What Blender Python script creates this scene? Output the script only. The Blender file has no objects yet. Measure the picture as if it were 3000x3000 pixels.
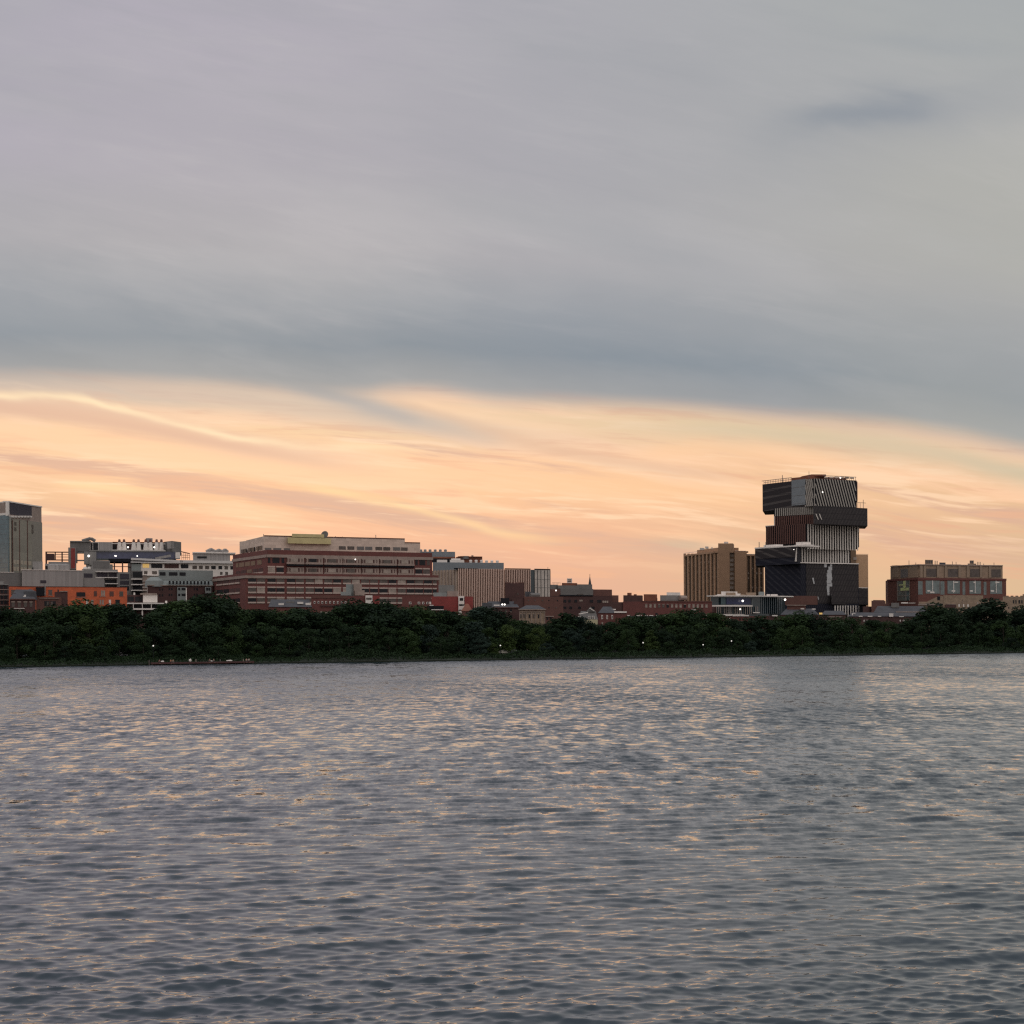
import bpy, bmesh, math, random
import numpy as np
from mathutils import Vector, Matrix

SC = bpy.context.scene
COL = SC.collection
R = math.radians
CAMH = 7.0          # eye height above the river, metres
HOR = 1868.0        # row of the horizon in the 3000 px photograph
F = 6000.0          # focal length in photograph pixels (a 2x telephoto)
DS = 2.0            # metres of distance per unit used in the tables below
ROLL = math.radians(0.4)
def pk(px, py):
    """Bearing tangent and height tangent of a photograph pixel."""
    a, b = px - 1500.0, HOR - py
    return ((a * math.cos(ROLL) + b * math.sin(ROLL)) / F, (b * math.cos(ROLL) - a * math.sin(ROLL)) / F)

# ------------------------------------------------------------------ camera
cam_d = bpy.data.cameras.new('camera')
cam = bpy.data.objects.new('camera', cam_d)
COL.objects.link(cam)
cam.location = (0, 0, CAMH)
cam.rotation_euler = (R(90), ROLL, 0)
cam_d.sensor_fit = 'HORIZONTAL'
cam_d.sensor_width = 36.0
cam_d.lens = 36.0 * F / 3000.0
cam_d.shift_y = (HOR - 1500.0) / 3000.0
cam_d.clip_start = 0.5
cam_d.clip_end = 9000.0
SC.camera = cam

SC.view_settings.view_transform = 'Standard'
SC.view_settings.look = 'None'
SC.view_settings.exposure = 0.0
SC.view_settings.gamma = 1.0
SC.view_settings.use_curve_mapping = False
SC.render.resolution_x = SC.render.resolution_y = 1024
try:
    SC.cycles.use_denoising = False
    SC.cycles.max_bounces = 5
    SC.cycles.diffuse_bounces = 2
    SC.cycles.glossy_bounces = 3
    SC.cycles.transmission_bounces = 2
    SC.cycles.caustics_reflective = False
    SC.cycles.caustics_refractive = False
    SC.cycles.filter_width = 1.3
except Exception:
    pass

def lin(r, g, b):
    def f(c):
        c /= 255.0
        return c / 12.92 if c <= 0.04045 else ((c + 0.055) / 1.055) ** 2.4
    return (f(r), f(g), f(b), 1.0)

# ------------------------------------------------------------------ node maths helper
class S:
    """A socket that can be used in plain arithmetic."""
    nt = None
    def __init__(self, sock): self.s = sock
    @staticmethod
    def math(op, *args, clamp=False):
        n = S.nt.nodes.new('ShaderNodeMath'); n.operation = op; n.use_clamp = clamp
        for i, a in enumerate(args):
            if isinstance(a, S): S.nt.links.new(a.s, n.inputs[i])
            else: n.inputs[i].default_value = float(a)
        return S(n.outputs[0])
    def __add__(a, b): return S.math('ADD', a, b)
    __radd__ = __add__
    def __sub__(a, b): return S.math('SUBTRACT', a, b)
    def __rsub__(a, b): return S.math('SUBTRACT', b, a)
    def __mul__(a, b): return S.math('MULTIPLY', a, b)
    __rmul__ = __mul__
    def __truediv__(a, b): return S.math('DIVIDE', a, b)
    def __rtruediv__(a, b): return S.math('DIVIDE', b, a)
def smax(a, b): return S.math('MAXIMUM', a, b)
def sexp(a): return S.math('EXPONENT', a)
def gauss(x, sig):
    q = x * (1.0 / sig) if not isinstance(sig, S) else x / sig
    return sexp(q * q * -1.0)
def smooth(x, a, b, lo=0.0, hi=1.0):
    n = S.nt.nodes.new('ShaderNodeMapRange'); n.interpolation_type = 'SMOOTHSTEP'
    S.nt.links.new(x.s, n.inputs[0])
    for i, v in enumerate((a, b, lo, hi)): n.inputs[i + 1].default_value = v
    return S(n.outputs[0])
def curve(x, pts, x0, x1):
    """Smooth curve through pts, (x, y) pairs, evaluated at socket x."""
    ys = [p[1] for p in pts]; lo, hi = min(ys), max(ys)
    if hi - lo < 1e-9: hi = lo + 1e-6
    t = S.math('MULTIPLY_ADD', x, 1.0 / (x1 - x0), -x0 / (x1 - x0), clamp=True)
    n = S.nt.nodes.new('ShaderNodeFloatCurve')
    c = n.mapping.curves[0]
    nrm = [((p[0] - x0) / (x1 - x0), (p[1] - lo) / (hi - lo)) for p in pts]
    c.points[0].location = nrm[0]; c.points[1].location = nrm[-1]
    for p in nrm[1:-1]: c.points.new(*p)
    n.mapping.update()
    S.nt.links.new(t.s, n.inputs['Value'])
    return S.math('MULTIPLY_ADD', S(n.outputs[0]), hi - lo, lo)
def vec(x, y, z=0.0):
    n = S.nt.nodes.new('ShaderNodeCombineXYZ')
    for i, a in enumerate((x, y, z)):
        if isinstance(a, S): S.nt.links.new(a.s, n.inputs[i])
        else: n.inputs[i].default_value = a
    return S(n.outputs[0])
def noise(v, scale=1.0, detail=4.0, rough=0.55, dist=0.0, out='Fac'):
    n = S.nt.nodes.new('ShaderNodeTexNoise')
    S.nt.links.new(v.s, n.inputs['Vector'])
    n.inputs['Scale'].default_value = scale; n.inputs['Detail'].default_value = detail
    n.inputs['Roughness'].default_value = rough; n.inputs['Distortion'].default_value = dist
    return S(n.outputs[out])
def ramp(x, stops):
    n = S.nt.nodes.new('ShaderNodeValToRGB')
    S.nt.links.new(x.s, n.inputs[0])
    e = n.color_ramp.elements
    e[0].position, e[0].color = stops[0]; e[1].position, e[1].color = stops[-1]
    for p, c in stops[1:-1]:
        q = e.new(p); q.color = c
    return S(n.outputs[0])
def mix(f, a, b, mode='MIX'):
    n = S.nt.nodes.new('ShaderNodeMix'); n.data_type = 'RGBA'; n.blend_type = mode
    n.clamp_factor = True
    for sock, v in ((n.inputs[0], f), (n.inputs[6], a), (n.inputs[7], b)):
        if isinstance(v, S): S.nt.links.new(v.s, sock)
        else: sock.default_value = v
    return S(n.outputs[2])

# ------------------------------------------------------------------ sky
world = bpy.data.worlds.new('World'); SC.world = world; world.use_nodes = True
nt = world.node_tree; S.nt = nt
nt.nodes.clear()
SUN_AZ, SUN_EL = -8.0, 12.0        # degrees: left of north (+Y), above the horizon
sky = nt.nodes.new('ShaderNodeTexSky'); sky.sky_type = 'NISHITA'; sky.sun_disc = False
sky.sun_elevation = R(SUN_EL); sky.sun_rotation = R(SUN_AZ)
tc = nt.nodes.new('ShaderNodeTexCoord')
sep = nt.nodes.new('ShaderNodeSeparateXYZ'); nt.links.new(tc.outputs['Generated'], sep.inputs[0])
dx, dy, dz = (S(sep.outputs[i]) for i in range(3))
yy = smax(dy, 0.3)
U = dx / yy * DS                       # tangent of the bearing, 0 = straight across the river
W = smax(dz, 0.0) / yy * DS            # tangent of the height above the horizon
def pu(px): return (px - 1500.0) / 3000.0
def pw(py): return (HOR - py) / 3000.0
def pcurve(pts, conv=None):
    if conv: return curve(U, [(pu(a), conv(b)) for a, b in pts], -0.75, 0.75)
    return curve(U, [(DS * q[0], DS * q[1]) for q in (pk(a, b) for a, b in pts)], -0.75, 0.75)
Wt = W + U * 0.12                 # streaks of cirrus slope down to the right
n_big = noise(vec(U * 1.6, Wt * 5.0, 3.1), 1.0, 3, 0.5)
n_str = noise(vec(U * 2.4, (W + U * 0.15) * 30.0 + n_big * 2.2, 7.7), 1.0, 6, 0.6)
n_fin = noise(vec(U * 7.0, (W + U * 0.08) * 85.0 + n_big * 4.0, 1.3), 1.0, 4, 0.6)
n_soft = noise(vec(U * 5.0, Wt * 14.0 + n_big * 2.0, 5.5), 1.0, 4, 0.55)

# glow under the cloud deck
glow = ramp(W * 3.0, [(0.0, lin(204, 163, 150)), (0.07, lin(214, 166, 148)), (0.16, lin(222, 170, 147)), (0.24, lin(231, 176, 148)),
                      (0.33, lin(237, 183, 150)), (0.43, lin(245, 194, 152)), (0.53, lin(249, 201, 162)),
                      (0.62, lin(246, 206, 163)), (0.72, lin(226, 192, 165)), (0.9, lin(206, 184, 170))])
right = smooth(U, 0.02, 0.36)
glow = mix(right * smooth(W, 0.20, 0.06, 0.1, 0.8), glow, lin(218, 188, 150))
pink = gauss(U - pu(620), 0.19) * gauss(W - pw(1640), 0.055)
glow = mix(pink * 0.45, glow, lin(240, 178, 148))
pink2 = gauss(U - pu(2680), 0.07) * gauss(W - pw(1620), 0.03)
glow = mix(pink2 * 0.6, glow, lin(238, 184, 148))
teal = gauss(U - pu(2000), 0.05) * gauss(W - pw(1600), 0.007)
glow = mix(teal * 0.6, glow, lin(196, 178, 158))
tan_l = smooth(U, -0.33, -0.52) * gauss(W - pw(1500), 0.05)
glow = mix(tan_l * 0.75, glow, lin(222, 184, 150))
glow = mix(smooth(n_str, 0.49, 0.62) * smooth(W, 0.04, 0.14) * 0.9, glow, mix(smooth(W, 0.08, 0.17), lin(252, 200, 160), lin(255, 209, 172)))
glow = mix(smooth(n_str, 0.49, 0.36) * smooth(W, 0.03, 0.12) * 0.95, glow, lin(213, 170, 150))
glow = mix(smooth(n_fin, 0.52, 0.66) * smooth(W, 0.05, 0.13) * 0.8, glow, lin(255, 216, 180))
glow = mix(smooth(n_fin, 0.47, 0.32) * 0.65, glow, lin(232, 176, 144))

def streak(base, centre, width, amp, colour, wob=0.006):
    c = pcurve(centre)
    a = pcurve(amp, lambda v: v)
    d = W - c + (n_soft - 0.5) * wob
    return mix(gauss(d, width / 3000.0) * a, base, colour)
# grey mauve wash just under the deck, at the left and in the centre
glow = streak(glow, [(-600, 1100), (0, 1125), (500, 1160), (1000, 1210), (1500, 1265), (2200, 1300), (3600, 1350)], 48,
              [(-600, .8), (0, .75), (900, .75), (1300, .45), (1700, .25), (2300, .1), (3600, 0)], lin(194, 180, 170), .02)
# long bright contrail-like edge and the mauve band under it
glow = streak(glow, [(-600, 1250), (0, 1262), (600, 1340), (1100, 1390), (1500, 1410), (3600, 1500)], 40,
              [(-600, .5), (0, .7), (600, .8), (1300, .6), (1800, .1), (3600, 0)], lin(253, 205, 166), .03)
glow = streak(glow, [(-600, 1150), (0, 1184), (300, 1212), (560, 1260), (800, 1300), (1100, 1330), (3600, 1500)], 26,
              [(-600, .8), (0, .85), (700, .7), (1000, .4), (1300, 0), (3600, 0)], lin(226, 188, 164), .012)
glow = streak(glow, [(-600, 1180), (0, 1198), (300, 1236), (600, 1292), (900, 1345), (1200, 1392), (3600, 1700)], 24,
              [(-600, .9), (0, .85), (500, .95), (800, .8), (1050, .35), (1300, 0), (3600, 0)], lin(222, 180, 156), .01)
glow = streak(glow, [(-600, 1150), (0, 1163), (150, 1170), (330, 1203), (560, 1254), (760, 1290), (1000, 1304), (3600, 1320)], 11,
              [(-600, .7), (0, .8), (100, .6), (300, .85), (480, .55), (640, .75), (800, .5), (1100, .4), (1400, 0), (3600, 0)], lin(255, 228, 188), .03)
glow = streak(glow, [(-600, 1420), (150, 1418), (420, 1440), (700, 1462), (3600, 1600)], 12,
              [(-600, 0), (120, 0), (260, .7), (420, .4), (700, 0), (3600, 0)], lin(255, 214, 165), .01)
glow = streak(glow, [(-600, 1400), (850, 1425), (1100, 1465), (1350, 1530), (1600, 1580), (3600, 1700)], 14,
              [(-600, 0), (800, 0), (1000, .6), (1350, .6), (1600, .3), (1800, 0), (3600, 0)], lin(255, 214, 160), .02)
glow = streak(glow, [(-600, 1200), (1050, 1150), (1200, 1185), (1500, 1275), (1800, 1350), (2150, 1400), (3600, 1500)], 22,
              [(-600, 0), (1000, 0), (1200, .5), (1500, .7), (1900, .7), (2150, .3), (2300, 0), (3600, 0)], lin(226, 186, 158), .02)
glow = streak(glow, [(-600, 1100), (1150, 1160), (1300, 1196), (1500, 1232), (1750, 1262), (3600, 1400)], 13,
              [(-600, 0), (1120, 0), (1220, .8), (1500, .8), (1700, .35), (1850, 0), (3600, 0)], lin(247, 207, 172), .014)
glow = streak(glow, [(-600, 1180), (1150, 1178), (1450, 1192), (1700, 1205), (3600, 1300)], 8,
              [(-600, 0), (1300, 0), (1450, .85), (1540, .4), (1650, 0), (3600, 0)], lin(240, 205, 172), .012)
glow = streak(glow, [(-600, 1300), (1800, 1330), (2050, 1310), (2250, 1330), (2500, 1360), (3600, 1500)], 30,
              [(-600, 0), (1750, 0), (1950, .5), (2250, .6), (2450, .3), (2700, 0), (3600, 0)], lin(252, 202, 158), .03)
glow = streak(glow, [(-600, 1350), (1500, 1400), (1900, 1440), (2250, 1470), (2600, 1490), (3600, 1520)], 35,
              [(-600, 0), (1400, .3), (1900, .7), (2250, .6), (2700, .2), (3600, 0)], lin(250, 200, 156), .03)

glow = streak(glow, [(-600, 1200), (1500, 1225), (1900, 1245), (2300, 1275), (2650, 1310), (3000, 1380), (3600, 1480)], 40,
              [(-600, 0), (1500, .2), (1900, .5), (2300, .8), (2700, .8), (3000, .9), (3600, 1)], lin(208, 192, 164), .02)
glow = streak(glow, [(-600, 1000), (700, 1090), (900, 1140), (1100, 1195), (1300, 1245), (1500, 1290), (3600, 1500)], 30,
              [(-600, 0), (600, .2), (800, .8), (1050, .9), (1250, .6), (1450, .25), (1600, 0), (3600, 0)], lin(172, 168, 168), .02)
# the deck itself
edge = pcurve([(-600, 1085), (0, 1098), (500, 1112), (800, 1136), (1050, 1148), (1150, 1136), (1500, 1165), (1900, 1182), (2300, 1214), (2650, 1245), (3000, 1305), (3600, 1400)])
Vr = W - edge + (n_soft - 0.5) * 0.012 + (n_str - 0.5) * 0.012
deck = ramp(smax(Vr + 0.02, 0.0) * 1.6, [(0.0, lin(158, 158, 160)), (0.05, lin(142, 148, 155)), (0.10, lin(119, 134, 149)), (0.17, lin(141, 149, 160)), (0.25, lin(161, 162, 169)),
                                  (0.32, lin(164, 165, 170)), (0.55, lin(166, 168, 172)), (0.8, lin(170, 172, 175)), (1.0, lin(165, 168, 172))])
deck = mix(smooth(U, 0.40, -0.40) * smooth(Vr, 0.1, 0.25) * 0.85, deck, lin(169, 165, 180))
n_wisp = noise(vec(U * 5.0, (W + U * 0.2) * 34.0 + n_big * 2.0, 21.0), 1.0, 6, 0.65)
deck = mix(smooth(n_wisp, 0.5, 0.72) * smooth(Vr, 0.02, 0.12) * 0.16, deck, lin(196, 192, 196))
deck = mix(smooth(n_wisp, 0.48, 0.30) * 0.14, deck, lin(140, 146, 156))
n_veil = noise(vec(U * 2.2, (W + U * 0.22) * 9.0, 11.0), 1.0, 5, 0.6)
deck = mix(smooth(n_veil, 0.5, 0.68) * 0.22, deck, lin(190, 188, 192))
deck = mix(smooth(n_veil, 0.48, 0.32) * 0.22, deck, lin(146, 151, 160))
deck = mix(smooth(U, 0.0, 0.6) * smooth(W, 0.18, 0.36) * smooth(W, 0.72, 0.42) * 0.5, deck, lin(186, 184, 170))
deck = mix(smooth(U, 0.1, 0.5) * smooth(W, 0.5, 0.62) * 0.5, deck, lin(170, 175, 172))
deck = mix(smooth(U, 0.22, 0.5) * smooth(Vr, 0.14, 0.0) * 0.6, deck, lin(172, 172, 166))
deck = mix(smooth(n_soft, 0.42, 0.62) * 0.10, deck, lin(186, 186, 188))
deck = mix(smooth(n_big, 0.56, 0.38) * 0.25, deck, lin(150, 154, 162))
deck = streak(deck, [(-600, 400), (2200, 352), (2450, 340), (2620, 322), (2800, 292), (3600, 250)], 42,
              [(-600, 0), (2050, 0), (2350, .45), (2540, .95), (2700, .75), (2950, 0), (3600, 0)], lin(136, 144, 154), .07)
deck = streak(deck, [(-600, 420), (2150, 372), (2450, 352), (2750, 300), (3000, 262), (3600, 220)], 85,
              [(-600, 0), (2050, 0), (2400, .35), (2750, .35), (3050, .15), (3600, 0)], lin(154, 158, 164), .09)
deck = streak(deck, [(-600, 150), (2500, 118), (2750, 132), (3000, 150), (3600, 200)], 30,
              [(-600, 0), (2450, 0), (2700, .35), (2900, .25), (3200, 0), (3600, 0)], lin(152, 158, 164), .03)
deck = streak(deck, [(-600, 500), (1300, 590), (1800, 700), (2300, 830), (3600, 900)], 60,
              [(-600, 0), (1100, 0), (1500, .35), (2000, .35), (2400, 0), (3600, 0)], lin(155, 159, 166), .04)
soft_l = 0.020
deck = mix(smooth(W, 0.8, 1.6) * smooth(W, 4.5, 2.0) * 0.7, deck, lin(142, 150, 160))
deck = mix(smooth(W, 2.6, 6.0) * 0.9, deck, lin(220, 224, 232))
front = mix(smooth(Vr, -0.018, 0.012), glow, deck)
back = ramp(smax(dz, 0.0), [(0.0, lin(196, 188, 184)), (0.3, lin(224, 217, 212)), (0.6, lin(230, 226, 224)), (1.0, lin(228, 228, 232))])
clouds = mix(smooth(dy, 0.42, 0.0), front, back)
bgA = nt.nodes.new('ShaderNodeBackground'); bgA.inputs[1].default_value = 0.08
nt.links.new(sky.outputs[0], bgA.inputs[0])
bgB = nt.nodes.new('ShaderNodeBackground'); bgB.inputs[1].default_value = 1.0
nt.links.new(clouds.s, bgB.inputs[0])
mx = nt.nodes.new('ShaderNodeMixShader'); mx.inputs[0].default_value = 0.97   # cloud cover
nt.links.new(bgA.outputs[0], mx.inputs[1]); nt.links.new(bgB.outputs[0], mx.inputs[2])
wo = nt.nodes.new('ShaderNodeOutputWorld'); nt.links.new(mx.outputs[0], wo.inputs[0])
try:
    world.cycles.sampling_method = 'MANUAL'; world.cycles.sample_map_resolution = 512
except Exception:
    pass

# ------------------------------------------------------------------ sun, veiled by cloud
sd = bpy.data.lights.new('sun', 'SUN'); sd.energy = 0.12; sd.angle = R(100); sd.color = (1.0, 0.70, 0.48)
sun = bpy.data.objects.new('sun', sd); COL.objects.link(sun)
sv = Vector((math.sin(R(SUN_AZ)) * math.cos(R(SUN_EL)), math.cos(R(SUN_AZ)) * math.cos(R(SUN_EL)), math.sin(R(SUN_EL))))
sun.rotation_euler = (-sv).to_track_quat('-Z', 'Y').to_euler()

# ------------------------------------------------------------------ shared helpers for objects
def tag(o, label=None, cat=None, group=None, kind=None):
    if label: o['label'] = label
    if cat: o['category'] = cat
    if group: o['group'] = group
    if kind: o['kind'] = kind
    return o

def mesh_obj(name, verts, faces, mat, parent=None, smooth_=False):
    me = bpy.data.meshes.new(name)
    me.from_pydata(verts, [], faces)
    if mat: me.materials.append(mat)
    if smooth_:
        me.polygons.foreach_set('use_smooth', [True] * len(me.polygons))
    me.update()
    o = bpy.data.objects.new(name, me); COL.objects.link(o)
    if parent: o.parent = parent
    return o

MATS = {}
def new_mat(name):
    m = bpy.data.materials.new(name); m.use_nodes = True
    S.nt = m.node_tree
    b = m.node_tree.nodes['Principled BSDF']
    return m, b
def link(a, b): S.nt.links.new(a.s, b)
def obj_coord():
    n = S.nt.nodes.new('ShaderNodeTexCoord'); return S(n.outputs['Object'])
def geo_pos():
    n = S.nt.nodes.new('ShaderNodeNewGeometry'); return S(n.outputs['Position'])
def sepxyz(v):
    n = S.nt.nodes.new('ShaderNodeSeparateXYZ'); S.nt.links.new(v.s, n.inputs[0])
    return tuple(S(n.outputs[i]) for i in range(3))
# ------------------------------------------------------------------ river
def shore_y(x):
    """Distance of the far water's edge at world x (shore runs away to the right)."""
    return DS * (317.7 + 0.319 * x)

def make_river():
    rng = np.random.default_rng(11)
    ys = [14.0]
    while ys[-1] < 300.0:
        y = ys[-1]; ys.append(y + max(0.03 if y > 30 else 0.08, y * y / 14336.0 * 0.7))
    near = len(ys)
    while ys[-1] < 1500.0:
        ys.append(ys[-1] * 1.05 + 4)
    ys = np.array(ys)
    ncol = 1250
    us = np.linspace(-0.45, 0.45, ncol)
    Y, Ug = np.meshgrid(ys, us, indexing='ij')
    X = Ug * (Y + 6.0) + np.sign(Ug) * (np.maximum(np.abs(Ug) - 0.31, 0) / 0.14) ** 2 * 130.0
    dr = np.gradient(ys)[:, None]
    Z = np.zeros_like(X); DX = np.zeros_like(X); DY = np.zeros_like(X)
    nw = 110
    lam = np.exp(rng.uniform(np.log(0.16), np.log(4.5), nw))
    th = rng.normal(0, 0.55, nw) + 0.10
    ph = rng.uniform(0, 2 * np.pi, nw)
    # slope of each component: broad, peaking at wavelengths near 1 m
    sl = np.exp(-(np.log(lam / 0.55) / 1.05) ** 2) * 0.036 * rng.uniform(0.6, 1.3, nw)
    sl += np.exp(-(np.log(lam / 2.4) / .4) ** 2) * 0.015
    # gusts: calmer and rougher patches
    gust = 1.0 + 0.22 * np.sin(X * 0.11 + Y * 0.05 + 1.0) * np.sin(Y * 0.13 - X * 0.03) + 0.15 * np.sin(Y * 0.31 + X * 0.06 + 2.0) + 0.15 * np.sin(X * 0.33 - Y * 0.07) * np.sin(Y * 0.045 + X * 0.02)
    for l, t, p, s in zip(lam, th, ph, sl):
        k = 2 * np.pi / l; kx, ky = k * np.sin(t), -k * np.cos(t)
        a = s / k * np.clip((l / dr - 1.6) / 1.8, 0, 1)
        if a.max() <= 0: continue
        m = int((a[:, 0] > 0).sum())
        arg = kx * X[:m] + ky * Y[:m] + p
        A = a[:m] * gust[:m]
        sn, cs = np.sin(arg), np.cos(arg)
        Z[:m] += A * cs
        DX[:m] -= A * np.sin(t) * sn; DY[:m] += A * np.cos(t) * sn
    X = X + DX * 0.9; Yd = Y + DY * 0.9
    nr, nc = X.shape
    co = np.stack([X, Yd, Z], -1).reshape(-1, 3).astype(np.float32)
    i = np.arange(nr - 1)[:, None] * nc + np.arange(nc - 1)[None, :]
    q = np.stack([i, i + 1, i + nc + 1, i + nc], -1).reshape(-1, 4).astype(np.int32)
    me = bpy.data.meshes.new('river')
    me.vertices.add(len(co)); me.vertices.foreach_set('co', co.ravel())
    me.loops.add(q.size); me.loops.foreach_set('vertex_index', q.ravel())
    me.polygons.add(len(q))
    me.polygons.foreach_set('loop_start', np.arange(0, q.size, 4, dtype=np.int32))
    me.polygons.foreach_set('use_smooth', np.ones(len(q), dtype=bool))
    me.update(calc_edges=True)
    m, b = new_mat('river_water')
    P = geo_pos(); x, y, z = sepxyz(P)
    b.inputs['Base Color'].default_value = (0.022, 0.038, 0.052, 1)
    b.inputs['Roughness'].default_value = 0.06
    b.inputs['IOR'].default_value = 1.41
    # ripples too small (or too far) for the mesh: a field of surface slopes
    far = smooth(y, 60.0, 300.0)
    patch = noise(vec(x * 0.018, y * 0.006, 0.0), 1.0, 3, 0.6)
    patch2 = noise(vec(x * 0.05, y * 0.02, 4.0), 1.0, 2, 0.5)
    lane = noise(vec(x * 0.004, y * 0.02, 6.0), 1.0, 3, 0.55)
    n1 = sepxyz(noise(vec(x * 2.6, y * 5.2, 0.0), 1.0, 3, 0.6, out='Color'))
    n2 = sepxyz(noise(vec(x * 0.95, y * 0.36, 9.0), 1.0, 4, 0.7, out='Color'))
    n3 = sepxyz(noise(vec(x * 0.10, y * 0.07, 2.0), 1.0, 3, 0.6, out='Color'))
    rough_amt = smooth(patch, 0.36, 0.64, 0.6, 1.25) 
    ax = (n1[0] - 0.5) * (0.20 + far * 0.2) + (n2[0] - 0.5) * far * 0.55 + (n3[0] - 0.5) * far * 0.25
    ay = (n1[1] - 0.5) * (0.26 + far * 0.3) + (n2[1] - 0.5) * smooth(y, 30.0, 100.0) * 1.0 + (n3[1] - 0.5) * far * 0.30 - (0.0 + 0.008 + smooth(y, 30.0, 90.0) * 0.092 + far * 0.035) * smooth(lane, 0.38, 0.60, 0.9, 1.08)
    ax = ax * rough_amt; ay = S.math('MINIMUM', ay * rough_amt, 0.16 - smooth(y, 40.0, 130.0) * 0.185)
    geo = S.nt.nodes.new('ShaderNodeNewGeometry')
    add = S.nt.nodes.new('ShaderNodeVectorMath'); add.operation = 'ADD'
    S.nt.links.new(geo.outputs['Normal'], add.inputs[0]); S.nt.links.new(vec(ax, ay, 0.0).s, add.inputs[1])
    nn = S.nt.nodes.new('ShaderNodeVectorMath'); nn.operation = 'NORMALIZE'
    S.nt.links.new(add.outputs[0], nn.inputs[0]); S.nt.links.new(nn.outputs[0], b.inputs['Normal'])
    me.materials.append(m)
    o = bpy.data.objects.new('river', me); COL.objects.link(o)
    tag(o, kind='structure')
make_river()
# ------------------------------------------------------------------ materials
def mat(name, col, rough=0.85, vary=0.18, scale=0.35, brick=None, metal=0.0, spec=None, grain=1.0):
    if name in MATS: return MATS[name]
    m, b = new_mat(name)
    c = (col[0], col[1], col[2], 1)
    p = geo_pos()
    dark = tuple(x * (1 - vary) for x in col[:3]) + (1,)
    lite = tuple(min(0.9, x * (1 + vary)) for x in col[:3]) + (1,)
    n1 = noise(p, scale, 4, 0.6); n2 = noise(p, scale * 9, 2, 0.6)
    out = ramp(n1 * 0.6 + n2 * 0.4 * grain + 0.2 * (1 - grain), [(0.36, dark), (0.64, lite)])
    if brick:      # coursed brick or panel joints, kept inside the material
        x, y, z = sepxyz(p)
        bt = S.nt.nodes.new('ShaderNodeTexBrick')
        S.nt.links.new(vec(x + y, z, 0.0).s, bt.inputs['Vector'])
        bt.inputs['Scale'].default_value = 1.0
        bt.inputs['Brick Width'].default_value = brick[0]; bt.inputs['Row Height'].default_value = brick[1]
        bt.inputs['Mortar Size'].default_value = brick[2]
        S.nt.links.new(out.s, bt.inputs['Color1'])
        out2 = mix(0.22, out, (0.02, 0.02, 0.02, 1))
        S.nt.links.new(out2.s, bt.inputs['Color2'])
        bt.inputs['Mortar'].default_value = tuple(min(1, x * brick[3]) for x in col[:3]) + (1,)
        out = S(bt.outputs['Color'])
    link(out, b.inputs['Base Color'])
    b.inputs['Roughness'].default_value = rough
    b.inputs['Metallic'].default_value = metal
    if spec is not None: b.inputs['Specular IOR Level'].default_value = spec
    MATS[name] = m
    return m
def glow_mat(name, col, strength):
    m, b = new_mat(name)
    b.inputs['Base Color'].default_value = (*col, 1)
    b.inputs['Emission Color'].default_value = (*col, 1)
    b.inputs['Emission Strength'].default_value = strength
    MATS[name] = m
    return m
def glass(name, col, rough=0.12, spec=0.6, metal=0.0):
    return mat(name, col, rough, 0.3, 0.5, spec=spec, metal=metal)

M = {}
M['brick'] = mat('red_brick', (0.155, 0.051, 0.044), brick=(1.2, 0.4, 0.03, 1.3))
M['brick_dark'] = mat('dark_brick', (0.085, 0.039, 0.036), brick=(1.2, 0.4, 0.03, 1.2))
M['brick_brown'] = mat('brown_brick', (0.14, 0.062, 0.050), brick=(1.2, 0.4, 0.03, 1.2))
M['brick_bright'] = mat('bright_red_brick', (0.27, 0.050, 0.045), brick=(1.2, 0.4, 0.03, 1.2))
M['brick_orange'] = mat('orange_brick', (0.66, 0.145, 0.060), brick=(1.4, 0.5, 0.03, 0.8), vary=0.12)
M['tan'] = mat('tan_brick', (0.42, 0.255, 0.16), vary=0.10)
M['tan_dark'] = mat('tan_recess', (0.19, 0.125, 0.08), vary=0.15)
M['stone'] = mat('pale_stone', (0.33, 0.255, 0.22))
M['stone_tan'] = mat('tan_stone', (0.34, 0.245, 0.175), brick=(1.6, 0.8, 0.05, 0.8))
M['concrete'] = mat('grey_concrete', (0.27, 0.255, 0.245), brick=(6, 3.2, 0.06, 0.7), vary=0.10)
M['cream'] = mat('cream_metal', (0.70, 0.56, 0.47), brick=(3.0, 1.1, 0.05, 0.82), vary=0.08)
M['greenish'] = mat('yellow_green_metal', (0.58, 0.50, 0.26), vary=0.12)
M['greymetal'] = mat('grey_metal', (0.35, 0.325, 0.315), brick=(1.0, 40, 0.05, 0.85), vary=0.06)
M['greydark'] = mat('slate_grey_metal', (0.165, 0.155, 0.15), vary=0.12)
M['greyblue'] = mat('blue_grey_metal', (0.20, 0.22, 0.24), vary=0.10)
M['white'] = mat('white_render', (0.80, 0.73, 0.68), vary=0.08)
M['copper'] = mat('pale_green_copper', (0.26, 0.285, 0.28), vary=0.12)
M['black'] = mat('black_metal', (0.018, 0.018, 0.022), vary=0.3, spec=.12)
M['purple'] = mat('dark_purple_louvre', (0.065, 0.055, 0.072), brick=(50, 0.5, 0.08, 0.5))
M['roof'] = mat('dark_slate', (0.075, 0.075, 0.085), vary=0.25)
M['roof_red'] = mat('rusty_roof', (0.21, 0.075, 0.045), vary=0.25)
M['g_dark'] = glass('dark_glass', (0.026, 0.026, 0.030), .25, .12)
M['g_mid'] = glass('blind_glass', (0.125, 0.105, 0.095), .4, .1)
M['g_pale'] = glass('pale_blind_glass', (0.36, 0.30, 0.26), .4, .1)
M['g_teal'] = glass('teal_glass', (0.10, 0.15, 0.165), 0.1)
M['g_blue'] = glass('blue_glass', (0.060, 0.066, 0.125), 0.1)
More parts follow.
